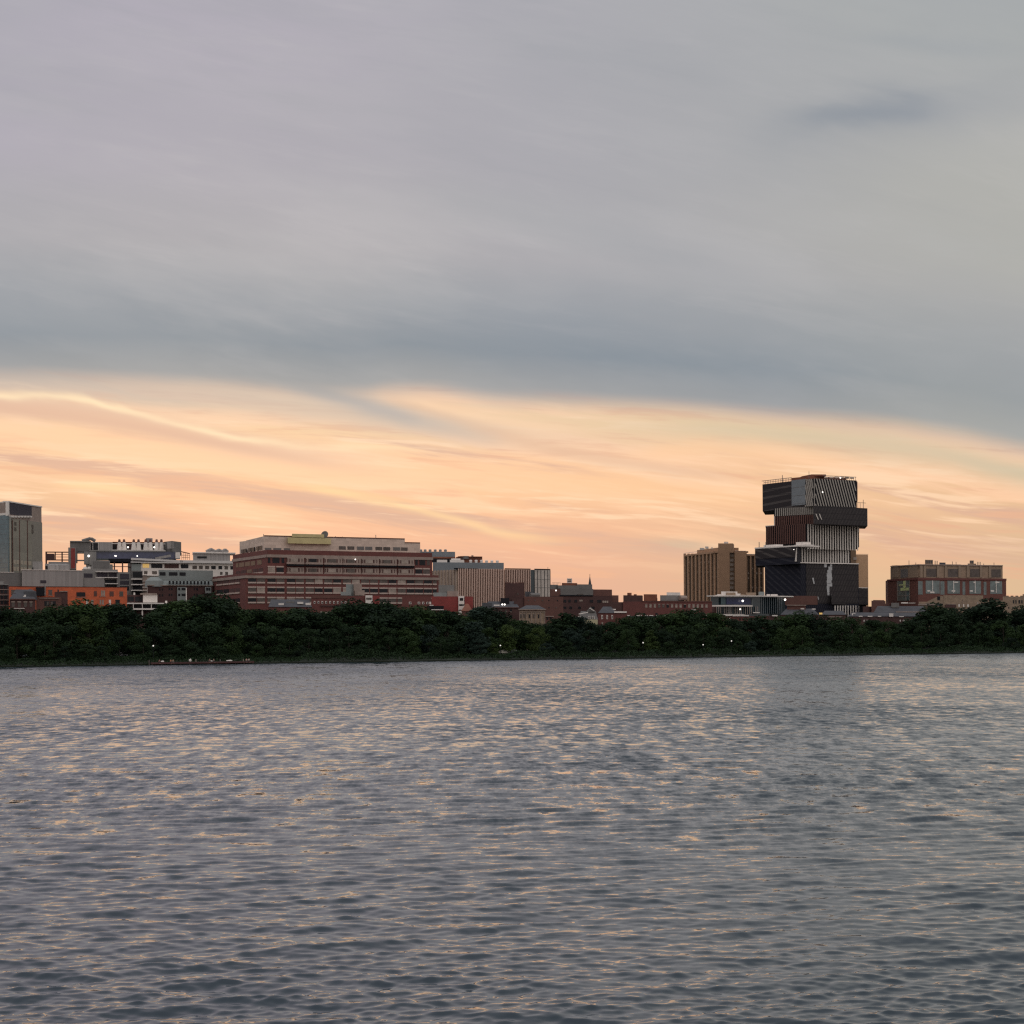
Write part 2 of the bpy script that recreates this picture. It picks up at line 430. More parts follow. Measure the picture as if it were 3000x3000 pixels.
M['g_navy'] = glass('navy_glass', (0.028, 0.045, 0.055), 0.08)
M['g_lit'] = glow_mat('warm_lit_glass', (0.85, 0.55, 0.18), 0.35)
M['g_litgreen'] = glow_mat('green_lit_glass', (0.34, 0.38, 0.17), 0.10)
M['lamp'] = glow_mat('lamp_light', (1.0, 0.93, 0.85), 2.2)
M['mirror'] = glass('mirror_glass', (0.55, 0.55, 0.55), 0.06, 0.5, 0.9)
M['black_panel'] = None

# ------------------------------------------------------------------ geometry helpers
def kx(px): return (px - 1500.0) / 3000.0
SH_A, SH_B = 317.7, 0.319
def st(px, off):
    """Distance at which the line parallel to the shore, off metres behind it, crosses bearing px."""
    return (SH_A + off) / (1 - SH_B * kx(px))
def zz(px, py, Y): return CAMH + pk(px, py)[1] * Y * DS
def XY(px, Y, py=1750): return Vector((pk(px, py)[0] * Y * DS, Y * DS))
GZ = 3.0

class Face:
    """A vertical wall plane from A (left end) to B (right end), seen from the river."""
    def __init__(s, A, B):
        s.A, s.B = Vector(A), Vector(B)
        s.L = (s.B - s.A).length
        s.e = (s.B - s.A) / s.L
        s.n = ((s.A + s.B) / 2).normalized() if abs(s.e.y) < .8 else Vector((-s.e.y, s.e.x))
    def pt(s, u, w, z):
        p = s.A + s.e * u + s.n * w
        return (p.x, p.y, z)
    def hit(s, px, py, w=0.0):
        k, v = pk(px, py)
        C = s.A + s.n * w
        Y = (C.x * s.e.y - C.y * s.e.x) / (k * s.e.y - s.e.x)
        return ((k * Y - C.x) * s.e.x + (Y - C.y) * s.e.y, CAMH + v * Y)
    def right(s, d): return Face(s.B, s.B + s.n * d)
    def left(s, d): return Face(s.A + s.n * d, s.A)
def face(pxA, YA, pxB, YB, py=1750): return Face(XY(pxA, YA, py), XY(pxB, YB, py))
def street(pxA, pxB, off, py=1750): return face(pxA, st(pxA, off), pxB, st(pxB, off), py)

class MB:
    """Collects solids and links them as one mesh."""
    def __init__(s): s.v = []; s.f = []
    def hexa(s, P):
        b = len(s.v); s.v += P
        for q in ((0, 3, 2, 1), (4, 5, 6, 7), (0, 1, 5, 4), (1, 2, 6, 5), (2, 3, 7, 6), (3, 0, 4, 7)):
            s.f.append(tuple(b + i for i in q))
    def fbox(s, f, u0, u1, w0, w1, z0, z1):
        s.hexa([f.pt(u0, w0, z0), f.pt(u1, w0, z0), f.pt(u1, w1, z0), f.pt(u0, w1, z0),
                f.pt(u0, w0, z1), f.pt(u1, w0, z1), f.pt(u1, w1, z1), f.pt(u0, w1, z1)])
    def pbox(s, f, px0, px1, py0, py1, w0=0.0, w1=1.0):
        m = (px0 + px1) / 2; pm = (py0 + (py1 or py0)) / 2
        u0, _ = f.hit(px0, pm, w0); u1, _ = f.hit(px1, pm, w0)
        z1 = f.hit(m, py0, w0)[1]; z0 = f.hit(m, py1, w0)[1] if py1 else GZ - 1
        s.fbox(f, u0, u1, w0, w1, z0, z1)
        return u0, u1, z0, z1
    def prism(s, pts, z0, z1):
        """pts: ground polygon, counter-clockwise from above."""
        b = len(s.v); n = len(pts)
        s.v += [(p[0], p[1], z0) for p in pts] + [(p[0], p[1], z1) for p in pts]
        s.f.append(tuple(b + i for i in reversed(range(n)))); s.f.append(tuple(b + n + i for i in range(n)))
        for i in range(n):
            j = (i + 1) % n
            s.f.append((b + i, b + j, b + n + j, b + n + i))
    def cyl(s, c, r, z0, z1, n=10, r1=None, cap=True):
        r1 = r if r1 is None else r1
        b = len(s.v)
        for r_, z in ((r, z0), (r1, z1)):
            s.v += [(c[0] + r_ * math.cos(2 * math.pi * i / n), c[1] + r_ * math.sin(2 * math.pi * i / n), z) for i in range(n)]
        for i in range(n):
            j = (i + 1) % n
            s.f.append((b + i, b + j, b + n + j, b + n + i))
        s.f.append(tuple(b + i for i in reversed(range(n)))); s.f.append(tuple(b + n + i for i in range(n)))
    def ball(s, c, r, seg=8, rings=6, zs=1.0):
        b = len(s.v)
        s.v.append((c[0], c[1], c[2] - r * zs))
        for i in range(1, rings):
            t = -math.pi / 2 + math.pi * i / rings
            s.v += [(c[0] + r * math.cos(t) * math.cos(2 * math.pi * j / seg), c[1] + r * math.cos(t) * math.sin(2 * math.pi * j / seg), c[2] + r * zs * math.sin(t)) for j in range(seg)]
        s.v.append((c[0], c[1], c[2] + r * zs)); top = len(s.v) - 1
        for j in range(seg):
            k = (j + 1) % seg
            s.f.append((b, b + 1 + k, b + 1 + j))
            for i in range(rings - 2):
                a = b + 1 + i * seg
                s.f.append((a + j, a + k, a + seg + k, a + seg + j))
            a = b + 1 + (rings - 2) * seg
            s.f.append((a + j, a + k, top))
    def tube(s, p0, p1, r0, r1=None, n=6):
        r1 = r0 if r1 is None else r1
        p0, p1 = Vector(p0), Vector(p1); d = (p1 - p0).normalized()
        a = d.orthogonal().normalized(); c = d.cross(a)
        b = len(s.v)
        for p, r in ((p0, r0), (p1, r1)):
            for i in range(n):
                t = 2 * math.pi * i / n
                q = p + (a * math.cos(t) + c * math.sin(t)) * r
                s.v.append(tuple(q))
        for i in range(n):
            j = (i + 1) % n
            s.f.append((b + i, b + j, b + n + j, b + n + i))
        s.f.append(tuple(b + i for i in reversed(range(n)))); s.f.append(tuple(b + n + i for i in range(n)))
    def gable(s, f, u0, u1, w0, w1, z0, z1, along=True, hip=0.0):
        """Pitched roof; ridge along the wall (or across it)."""
        b = len(s.v)
        s.v += [f.pt(u0, w0, z0), f.pt(u1, w0, z0), f.pt(u1, w1, z0), f.pt(u0, w1, z0)]
        if along:
            m = (w0 + w1) / 2; s.v += [f.pt(u0 + hip, m, z1), f.pt(u1 - hip, m, z1)]
            s.f += [(b, b + 1, b + 5, b + 4), (b + 2, b + 3, b + 4, b + 5), (b + 1, b + 2, b + 5), (b + 3, b, b + 4), (b + 3, b + 2, b + 1, b)]
        else:
            m = (u0 + u1) / 2; s.v += [f.pt(m, w0 + hip, z1), f.pt(m, w1 - hip, z1)]
            s.f += [(b + 1, b + 2, b + 5, b + 4), (b + 3, b, b + 4, b + 5), (b, b + 1, b + 4), (b + 2, b + 3, b + 5), (b + 3, b + 2, b + 1, b)]
    def build(s, name, m, parent=None, label=None, smooth_=False):
        o0 = Vector((0, 0, 0))
        p = parent
        while p: o0 = o0 + p.location; p = p.parent
        o = mesh_obj(name, [(v[0] - o0.x, v[1] - o0.y, v[2] - o0.z) for v in s.v], s.f, m, parent, smooth_)
        if label: o['label'] = label
        return o

def thing(name, label, cat, xy, z=GZ, group=None):
    o = bpy.data.objects.new(name, None); COL.objects.link(o)
    o.location = (xy[0], xy[1], z); o.empty_display_size = 2
    return tag(o, label, cat, group)

def part(root, name, m, label=None):
    """Context: with part(...) as mb: ...; linked on exit."""
    class C:
        def __enter__(s): s.mb = MB(); return s.mb
        def __exit__(s, *a):
            if a[0] is None: s.o = s.mb.build(name, m, root, label)
    return C()

rnd = random.Random(5)
def windows(root, f, spans, py0, py1, mats, w=0.0, proud=0.06, name='window', sill=None, lintel=None, ref=None, back=0.3):
    """One part per window on wall plane w of face f; pixel spans give the widths, py the head and foot."""
    ref = ref or (spans[0][0] + spans[0][1]) / 2
    z1 = f.hit(ref, py0, w)[1]; z0 = f.hit(ref, py1, w)[1]
    out = []
    for a, b in spans:
        u0, u1 = f.hit(a, (py0 + py1) / 2, w)[0], f.hit(b, (py0 + py1) / 2, w)[0]
        mb = MB(); mb.fbox(f, u0, u1, w - proud, w + back, z0, z1)
        o = mb.build(name, mats if not isinstance(mats, (list, tuple)) else rnd.choice(mats), root)
        if sill:
            mb = MB(); mb.fbox(f, u0 - .1, u1 + .1, w - proud - .25, w + .1, z0 - sill[1], z0 - .003); mb.build('sill', sill[0], o)
        if lintel:
            mb = MB(); mb.fbox(f, u0 - .1, u1 + .1, w - proud - .12, w + .1, z1 + .003, z1 + lintel[1]); mb.build('lintel', lintel[0], o)
        out.append(o)
    return out
def spans(p0, p1, n, fill=0.6):
    d = (p1 - p0) / n
    return [(p0 + d * (i + .5 - fill / 2), p0 + d * (i + .5 + fill / 2)) for i in range(n)]
def wall_lamp(root, f, px, py, w=-0.4, r=0.5):
    u, z = f.hit(px, py, w)
    mb = MB(); mb.ball(f.pt(u, w - r, z), r * .72, 6, 5); mb.build('wall_lamp', M['lamp'], root)

# ------------------------------------------------------------------ land beyond the river
def make_land():
    xs = [-4000, -700, -450] + list(range(-400, 401, 8)) + [450, 700, 4000]
    prof = [(0.0, -1.5), (0.0, 0.35), (0.6, 0.5), (5, 1.3), (14, 2.0), (30, 2.6), (60, 3.0), (400, 3.0), (6500, 3.0)]
    rr = random.Random(3)
    wob = [0.8 * math.sin(x * .05) + 0.5 * math.sin(x * .13 + 1) for x in xs]
    v = []
    for j, (d, z) in enumerate(prof):
        for i, x in enumerate(xs):
            v.append((x, shore_y(max(-700, min(900, x))) + d * DS + (wob[i] if j < 4 else 0), z + (rr.uniform(-.08, .08) if 1 < j < 6 else 0)))
    n = len(xs); f = []
    for j in range(len(prof) - 1):
        for i in range(n - 1): f.append((j * n + i, j * n + i + 1, (j + 1) * n + i + 1, (j + 1) * n + i))
    g = mat('grass_bank', (0.014, 0.020, 0.011), 0.95, 0.35, 0.2)
    o = mesh_obj('ground', v, f, g, None, False); tag(o, kind='structure')
make_land()
# ------------------------------------------------------------------ buildings, left to right
def prism_px(mb, pts, py, z0=None, ref=0, py1=None):
    """pts: [(px, Y)] counter-clockwise from above; roof at pixel row py over point ref."""
    P = [XY(a, Y) for a, Y in pts]
    z1 = zz(pts[ref][0], py, pts[ref][1])
    if py1: z0 = zz(pts[ref][0], py1, pts[ref][1])
    mb.prism(P, GZ - 1 if z0 is None else z0, z1)
    return z1

# --- glass tower at the left edge
def glass_tower():
    r = thing('office_tower', 'tall glass and pale stone tower cut by the left edge of the photo', 'tower', XY(27, 500))
    L = face(-70, 512, 27, 500); Rf = face(27, 500, 125, 521)
    zt = zz(27, 1471, 500); zm = zz(27, 1517, 500)
    back = [tuple(XY(115, 560)), tuple(XY(-60, 560))]
    with part(r, 'wall', mat('grey_tan_panel', (.27, .245, .21), vary=.08)) as mb:
        mb.prism([L.A, L.B, Rf.B, Vector(back[0]), Vector(back[1])], GZ - 1, zm)
    top_l = Face(L.A + L.n * 1.5, L.B + Rf.n * 1.5); 
    with part(r, 'crown', M['stone']) as mb:
        mb.prism([L.A + L.n * .3, L.B + Rf.n * .3 + Rf.e * .2, Rf.B + Rf.n * .3, Vector(back[0]), Vector(back[1])], zm + .02, zt)
    with part(r, 'louvre', M['purple']) as mb: mb.pbox(Rf, 29, 93, 1475, 1511, .1, 1)
    with part(r, 'louvre', M['purple']) as mb: mb.pbox(L, -60, 21, 1474, 1508, .1, 1)
    with part(r, 'corner_post', M['white']) as mb: mb.pbox(Rf, 22.5, 27.5, 1470, 1511, -.1, 1)
    with part(r, 'coping', M['white']) as mb:
        mb.fbox(Rf, 0, Rf.L, -.1, 3, zt, zt + .6); mb.fbox(L, 0, L.L - .3, -.1, 3, zt, zt + .6)
    with part(r, 'ledge', M['white']) as mb:
        for a in spans(33, 96, 7, .55): mb.pbox(Rf, a[0], a[1], 1511, 1516, -1.2, .5)
        mb.pbox(L, -40, 24, 1505, 1511, -.6, .5)
    with part(r, 'curtain_wall', M['g_teal']) as mb: mb.pbox(L, -69, 26, 1512, None, -.5, .3)
    with part(r, 'curtain_wall', M['g_teal']) as mb: mb.pbox(Rf, 27.3, 31.5, 1514, None, -.5, .3)
    with part(r, 'transom', M['greyblue']) as mb:
        for y in range(1524, 1700, 14): mb.pbox(L, -69, 26, y, y + 1.3, -.65, -.5)
    with part(r, 'cladding', mat('beige_panel', (0.31, 0.285, 0.235), brick=(30, 3.4, .05, .85), vary=.08)) as mb: mb.pbox(Rf, 36, 93, 1524, None, -.4, .3)
    with part(r, 'pilaster', M['brick_brown']) as mb:
        for x in (36.5, 57, 80): mb.pbox(Rf, x, x + 1.4, 1524, None, -.6, -.4)
    for x, y in ((42, 1529), (42, 1545), (92, 1537), (92, 1551)):
        windows(r, Rf, [(x, x + 6)], y, y + 11, M['g_dark'], -.4)
    windows(r, Rf, spans(38, 56, 2, .8) + spans(59, 79, 2, .8) + spans(82, 92, 1, .9), 1640, 1652, M['g_teal'], -.4)
    windows(r, Rf, spans(38, 56, 2, .8) + spans(59, 79, 2, .8) + spans(82, 92, 1, .9), 1660, 1672, M['g_teal'], -.4)
glass_tower()

# --- laboratory block with rooftop exhaust stacks
def lab_block():
    r = thing('laboratory', 'grey laboratory building with a row of exhaust stacks over a blue glass band', 'building', XY(300, 470))
    f = face(133, 468, 560, 478)
    W_ = M['concrete']
    with part(r, 'steel_frame', M['brick_dark']) as mb:
        for a, b, c, d in ((133, 205, 1616, 1619), (133, 205, 1639, 1642), (133, 138, 1619, 1660), (160, 163.5, 1619, 1639), (180, 184, 1619, 1660)):
            mb.pbox(f, a, b, c, d, 0, .8)
        mb.pbox(f, 138, 158, 1622, 1639, .1, 9); mb.pbox(f, 163, 200, 1624, 1625.5, 1, 1.4); mb.pbox(f, 165, 200, 1631, 1632.5, 1, 1.4)
    with part(r, 'plant_room', M['greydark']) as mb:
        mb.pbox(f, 205, 262, 1587, 1616, 2, 25)
    with part(r, 'plant_room', M['greymetal']) as mb:
        mb.pbox(f, 262, 330, 1588, 1614, 4, 25)
    with part(r, 'roof', M['concrete']) as mb:
        mb.pbox(f, 205, 266, 1584.5, 1587, 1, 26); mb.pbox(f, 262, 333, 1612, 1615, -1, 26); mb.pbox(f, 265, 486, 1613.5, 1616, -.5, 24)
    with part(r, 'duct', M['greydark']) as mb:
        u, z = f.hit(247, 1585, 8); mb.tube(f.pt(u - 1, 8, z), f.pt(u + 3, 8, z + 1.2), .8); mb.tube(f.pt(u + 3, 8, z + 1.2), f.pt(u + 5, 8, z), .8)
    windows(r, f, [(266, 271), (273, 287)], 1591, 1611, M['g_dark'], 4, .2)
    for a in (263, 271.4, 287.5):
        with part(r, 'window_frame', M['white']) as mb: mb.pbox(f, a, a + 1.2, 1588, 1612, 3.6, 4)
    # stack gallery
    with part(r, 'gallery_back', M['brick_dark']) as mb: mb.pbox(f, 330, 485, 1588, 1613, 9, 24)
    with part(r, 'rail', M['white']) as mb:
        mb.pbox(f, 327, 485, 1592, 1593.6, 2, 2.5); mb.pbox(f, 327, 485, 1611, 1613, 1.5, 2.5)
    for i, x in enumerate((350, 363.5, 392, 406, 427, 440.5, 459, 473)):
        u, z0 = f.hit(x, 1612, 5); z1 = f.hit(x, 1589, 5)[1]; z2 = f.hit(x, 1580, 5)[1]
        with part(r, 'exhaust_stack', M['white']) as mb:
            p = f.pt(u, 5, 0); mb.cyl(p, 1.3, z0, z1, 8, .75)
        s = MB(); s.cyl(f.pt(u, 5, 0), .72, z1, z2, 8, .45); s.build('nozzle', M['brick_brown'], r)
    with part(r, 'tank', M['greymetal']) as mb:
        u, z = f.hit(437, 1577, 12); mb.cyl(f.pt(u, 12, 0), 1.6, z - 4, z, 12)
    windows(r, f, [(333, 340), (352, 358), (370, 377), (396, 402), (411, 416), (418, 424), (446, 455)], 1595, 1611, M['g_dark'], 8.9, .2)
    for x in (375, 452): wall_lamp(r, f, x, 1603.5, 3, .55)
    with part(r, 'penthouse', M['greydark']) as mb:
        P = [XY(482, 480), XY(505, 476), XY(532, 482), XY(532, 500), XY(482, 500)]
        mb.prism(P, zz(500, 1617, 478), zz(500, 1586, 478))
    with part(r, 'screen_panel', M['greymetal']) as mb: mb.pbox(f, 490, 508, 1588, 1607, -1, .2)
    # blue glazed storey and dark soffit
    with part(r, 'glazed_band', M['g_blue']) as mb: mb.pbox(f, 280, 514, 1616, 1637, 0, 22)
    with part(r, 'column', M['concrete']) as mb:
        mb.pbox(f, 200, 222, 1604, 1668, -3, 8); mb.pbox(f, 262, 282, 1616, 1655, -1, 20)
    with part(r, 'panel', M['brick_bright']) as mb: mb.pbox(f, 208, 220, 1606, 1665, -3.15, -2.9)
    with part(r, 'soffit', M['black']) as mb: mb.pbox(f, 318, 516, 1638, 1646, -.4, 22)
    with part(r, 'post', M['brick_dark']) as mb:
        for x in (333, 357, 384): mb.pbox(f, x, x + 4, 1646, 1676, 0, 1)
        mb.pbox(f, 318, 392, 1659, 1661, .1, .9)
    with part(r, 'stub_wall', M['concrete']) as mb:
        mb.pbox(f, 222, 246, 1618, 1621, 0, 1); mb.pbox(f, 222, 227, 1616, 1650, 0, 1); mb.pbox(f, 222, 262, 1640, 1644, 0, 1); mb.pbox(f, 246, 262, 1616, 1652, -.5, 10)
    with part(r, 'stair_head', M['white']) as mb: mb.pbox(f, 514, 528, 1618, 1636, -.5, 10)
    wall_lamp(r, f, 260, 1629, -1.5, .75)
    for x, y in ((340, 1629), (402, 1629), (337, 1628.5)): wall_lamp(r, f, x, y, -.5, .4)
    with part(r, 'stair_cage', M['brick_brown']) as mb:
        for x in (532, 538, 543, 548, 555): mb.pbox(f, x, x + 1, 1619 + abs(x - 536) * .28, 1640, .5, 1)
        mb.pbox(f, 532, 556, 1626, 1627, .5, 1); mb.pbox(f, 532, 556, 1633, 1634, .5, 1)
        u0, z0 = f.hit(530, 1616, .7); u1, z1 = f.hit(556, 1622, .7); mb.tube(f.pt(u0, .7, z0), f.pt(u1, .7, z1), .3, .3, 4)
    with part(r, 'ramp', M['greymetal']) as mb:
        u0, z0 = f.hit(455, 1637, -3); u1, z1 = f.hit(500, 1628, -3); mb.tube(f.pt(u0, -3, z0), f.pt(u1, -3, z1), .8, .8, 4)
    # lower storeys
    with part(r, 'wall', W_) as mb:
        mb.pbox(f, 252, 330, 1653, None, 0, 25); mb.pbox(f, 375, 560, 1650, None, 1, 25); mb.pbox(f, 326, 380, 1676, None, 0, 25)
lab_block()

# --- stepped concrete block in front of it
def stepped_block():
    r = thing('apartment_block', 'grey concrete block with stepped dark balconies behind the orange brick building', 'building', XY(320, 410))
    f = street(240, 432, 118)
    with part(r, 'wall', M['concrete']) as mb:
        mb.pbox(f, 240, 345, 1668, None, 0, 22); mb.pbox(f, 268, 322, 1642, 1668, 2, 20)
        mb.pbox(f, 342, 386, 1680, None, -1, 22)
    with part(r, 'wall', M['greydark']) as mb:
        mb.pbox(f, 273, 320, 1645, 1664, 1.9, 3)
    windows(r, f, [(246, 271)], 1680, 1695, M['purple'], 0, .1)
    windows(r, f, [(283, 315), (319, 345)], 1675, 1690, [M['g_dark'], M['purple']], 0, .1)
    windows(r, f, [(308, 345)], 1698, 1708, M['g_dark'], 0, .1)
    windows(r, f, [(308, 345)], 1715, 1724, M['g_dark'], 0, .1)
    windows(r, f, [(352, 378)], 1681, 1697, M['purple'], -1, .1)
    windows(r, f, [(352, 378)], 1701, 1713, M['purple'], -1, .1)
    windows(r, f, [(352, 378)], 1717, 1730, M['g_dark'], -1, .1)
    for a, b, y in ((280, 318, 1674), (317, 346, 1674), (280, 346, 1691), (308, 346, 1709)):
        with part(r, 'balcony_slab', M['white']) as mb: mb.pbox(f, a, b, y, y + 2, -2, 0)
    with part(r, 'roof_vent', M['white']) as mb:
        for x in (250, 262): 
            u, z = f.hit(x, 1670, 4); mb.ball(f.pt(u, 4, z + .4), .9)
    # the slim balcony tower on its right
    with part(r, 'tower', M['greydark']) as mb: mb.pbox(f, 386, 418, 1672, None, -2, 14)
    for y0, y1 in ((1675, 1692), (1699, 1710), (1715, 1727), (1732, 1745)):
        windows(r, f, [(389, 416)], y0, y1, M['g_dark'], -2, .1)
    for y in (1695, 1711, 1728): 
        with part(r, 'balcony_slab', M['white']) as mb: mb.pbox(f, 384, 417, y, y + 3, -4, -1.8)
    with part(r, 'column', M['stone']) as mb: mb.pbox(f, 418, 431, 1684, None, -2.2, 10)
    for y in (1684, 1702, 1711, 1720, 1730):
        with part(r, 'balcony_slab', M['white']) as mb: mb.pbox(f, 417, 432, y, y + 1.4, -2.8, -2.2)
stepped_block()

# --- white block with a strip of square windows
def white_block():
    r = thing('white_building', 'long white building with square windows left of the big red brick block', 'building', XY(560, 440))
    f = face(385, 440, 700, 452)
    with part(r, 'wall', M['white']) as mb:
        mb.pbox(f, 412, 700, 1650, None, 0, 25)
    with part(r, 'wall', M['copper']) as mb:
        mb.pbox(f, 385, 413, 1652, None, -.3, 20)
    with part(r, 'roof', mat('white_roof', (0.66, .62, .6), vary=.06)) as mb:
        mb.pbox(f, 383, 530, 1646, 1649, -1.5, 26); mb.pbox(f, 528, 685, 1642, 1650, -1.5, 26)
        u0, z0 = f.hit(384, 1637, -1.5); u1, z1 = f.hit(536, 1644, -1.5)
        mb.hexa([f.pt(u0, -1.5, z0 - .5), f.pt(u1, -1.5, z1 - .5), f.pt(u1, 20, z1 - .5), f.pt(u0, 20, z0 - .5), f.pt(u0, -1.5, z0 + .4), f.pt(u1, -1.5, z1 + .4), f.pt(u1, 20, z1 + .4), f.pt(u0, 20, z0 + .4)])
    with part(r, 'clerestory', M['g_dark']) as mb: mb.pbox(f, 400, 530, 1640, 1646, 0, 20)
    with part(r, 'window', M['g_lit']) as mb: mb.pbox(f, 418, 437, 1652, 1663, -.1, .3)
    windows(r, f, [(443, 476), (482, 524), (530, 552)], 1652, 1664, [M['g_dark'], M['brick_dark']], 0, .1)
    windows(r, f, [(564, 577), (583, 594), (601, 613), (619, 632), (640, 651), (658, 668), (675, 683)], 1657, 1667, [M['g_mid'], M['g_dark']], 0, .1)
    windows(r, f, [(422, 432), (446, 460), (645, 652), (660, 668)], 1673, 1682, [M['g_mid'], M['g_dark']], 0, .1)
    with part(r, 'balcony_slab', M['white']) as mb: mb.pbox(f, 419, 466, 1684, 1687, -2, 0)
    with part(r, 'penthouse', M['greymetal']) as mb: mb.pbox(f, 566, 674, 1621, 1642, 3, 22)
    with part(r, 'penthouse_roof', M['white']) as mb: mb.pbox(f, 564, 690, 1618, 1621, 2, 23)
    windows(r, f, [(578, 606)], 1630, 1636, M['g_dark'], 3, .1)
    with part(r, 'rooftop_duct', M['greymetal']) as mb:
        for a, b, h in ((604, 632, 1609), (628, 655, 1611), (650, 668, 1610)):
            u0, z = f.hit(a, h, 9); u1, _ = f.hit(b, h, 9)
            mb.tube(f.pt(u0, 9, z - 1.0), f.pt((u0 + u1) / 2, 9, z), .6, .7); mb.tube(f.pt((u0 + u1) / 2, 9, z), f.pt(u1, 9, z - 1.0), .7, .6)
            mb.fbox(f, u0, u1, 7, 11, z - 2.2, z - .8)
white_block()

# --- mansard roofed brick building
def mansard_block():
    r = thing('mansard_building', 'brick building under a pale green copper mansard roof with dormers', 'building', XY(520, 395))
    f = street(432, 625, 100)
    with part(r, 'wall', M['brick_dark']) as mb: mb.pbox(f, 432, 625, 1715, None, 0, 18)
    u0, z0 = f.hit(466, 1714, 0); u1, z1 = f.hit(624, 1669, 0); z1 = f.hit(540, 1670, 0)[1]; z0 = f.hit(540, 1714, 0)[1]; zmid = f.hit(540, 1699, 0)[1]
    with part(r, 'mansard_roof', M['copper']) as mb:
        mb.hexa([f.pt(u0, 0, z0), f.pt(u1, 0, z0), f.pt(u1, 18, z0), f.pt(u0, 18, z0), f.pt(u0, 2.5, zmid), f.pt(u1, 2.5, zmid), f.pt(u1, 15, zmid), f.pt(u0, 15, zmid)])
        mb.fbox(f, u0 - .2, u1, 2.2, 15, zmid, z1)
    with part(r, 'turret', M['copper']) as mb:
        u, z = f.hit(452, 1700, 3); mb.cyl(f.pt(u, 3, 0), 3.5, z - 2.4, z - .2, 14, 3.3); mb.cyl(f.pt(u, 3, 0), 3.3, z - .2, z + 1.2, 14, 1.4)
    windows(r, f, [(468, 485), (495, 520), (526, 544)], 1676, 1686, M['g_dark'], 2.2, .1)
    wn = windows(r, f, spans(492, 616, 12, .5), 1702, 1712, M['g_dark'], 0, .5, 'dormer', sill=(M['copper'], .3), lintel=(M['copper'], .5))
    with part(r, 'cornice', M['stone']) as mb: mb.pbox(f, 430, 625, 1714, 1716.5, -.5, .4)
    for y in (1722, 1739):
        windows(r, f, [(494, 498), (501, 505), (568, 572), (575, 580)], y, y + 7, M['g_dark'], 0, .08)
        windows(r, f, [(466, 470), (474, 478)], y + 2, y + 8, M['g_dark'], 0, .08)
    with part(r, 'bay', M['copper']) as mb:
        mb.pbox(f, 519, 546, 1720, 1762, -1.2, .2); mb.pbox(f, 601, 619, 1720, 1738, -1.2, .2)
    for y in (1722, 1739): windows(r, f, [(522, 528), (532, 544)], y, y + 7, M['g_dark'], -1.2, .08)
    windows(r, f, [(604, 610), (611, 616)], 1722, 1730, M['g_dark'], -1.2, .08)
mansard_block()

def flag_pole():
    r = thing('pole', 'thin white pole in front of the brick mansard building', 'pole', XY(546, 352), GZ)
    f = street(540, 560, 60)
    u, zt = f.hit(546, 1722); u, zb = f.hit(546, 1772)
    with part(r, 'shaft', M['white']) as mb: mb.cyl(f.pt(u, 0, 0), .22, GZ, zt, 8, .14)
    with part(r, 'platform', M['white']) as mb: mb.cyl(f.pt(u + .6, 0, 0), 1.05, zb + .2, zb + .6, 12)
flag_pole()

# --- grey metal clad block
def clad_block():
    r = thing('clad_building', 'windowless pale grey metal building above the orange brick one', 'building', XY(140, 385))
    f = street(-40, 300, 92)
    with part(r, 'wall', M['greymetal']) as mb:
        mb.pbox(f, 64, 243, 1671, None, 0, 24)
    with part(r, 'wall', M['greydark']) as mb:
        mb.pbox(f, -40, 63.5, 1677, None, 1.2, 24)
    with part(r, 'wall', M['concrete']) as mb: mb.pbox(f, 243.2, 305, 1693, None, 1, 20)
    with part(r, 'coping', M['white']) as mb:
        mb.pbox(f, 63, 244, 1669.5, 1671, -.2, 24.2); mb.pbox(f, -40, 42, 1675.5, 1677, 1, 24)
    with part(r, 'plant_room', M['concrete']) as mb:
        mb.pbox(f, 96, 125, 1645, 1671, 8, 18); mb.pbox(f, 132, 205, 1652, 1671, 8, 20)
        mb.pbox(f, 142, 200, 1646, 1653, 9, 18)
    with part(r, 'plant_door', M['black']) as mb: mb.pbox(f, 94.5, 97.5, 1662, 1671, 7.5, 9)
    windows(r, f, [(132, 145)], 1658, 1667, M['g_dark'], 8, .1)
    with part(r, 'rooftop_tank', M['greymetal']) as mb:
        for x in (153, 164, 176, 190):
            u, z = f.hit(x, 1660, 6); mb.cyl(f.pt(u, 6, 0), 1.6, z - 1.6, z + .4, 10); mb.ball(f.pt(u, 6, z + .4), 1.6, 8, 6, .4)
    with part(r, 'louvre', M['purple']) as mb: mb.pbox(f, 118.5, 135.5, 1700, 1708.5, -.08, .3)
clad_block()

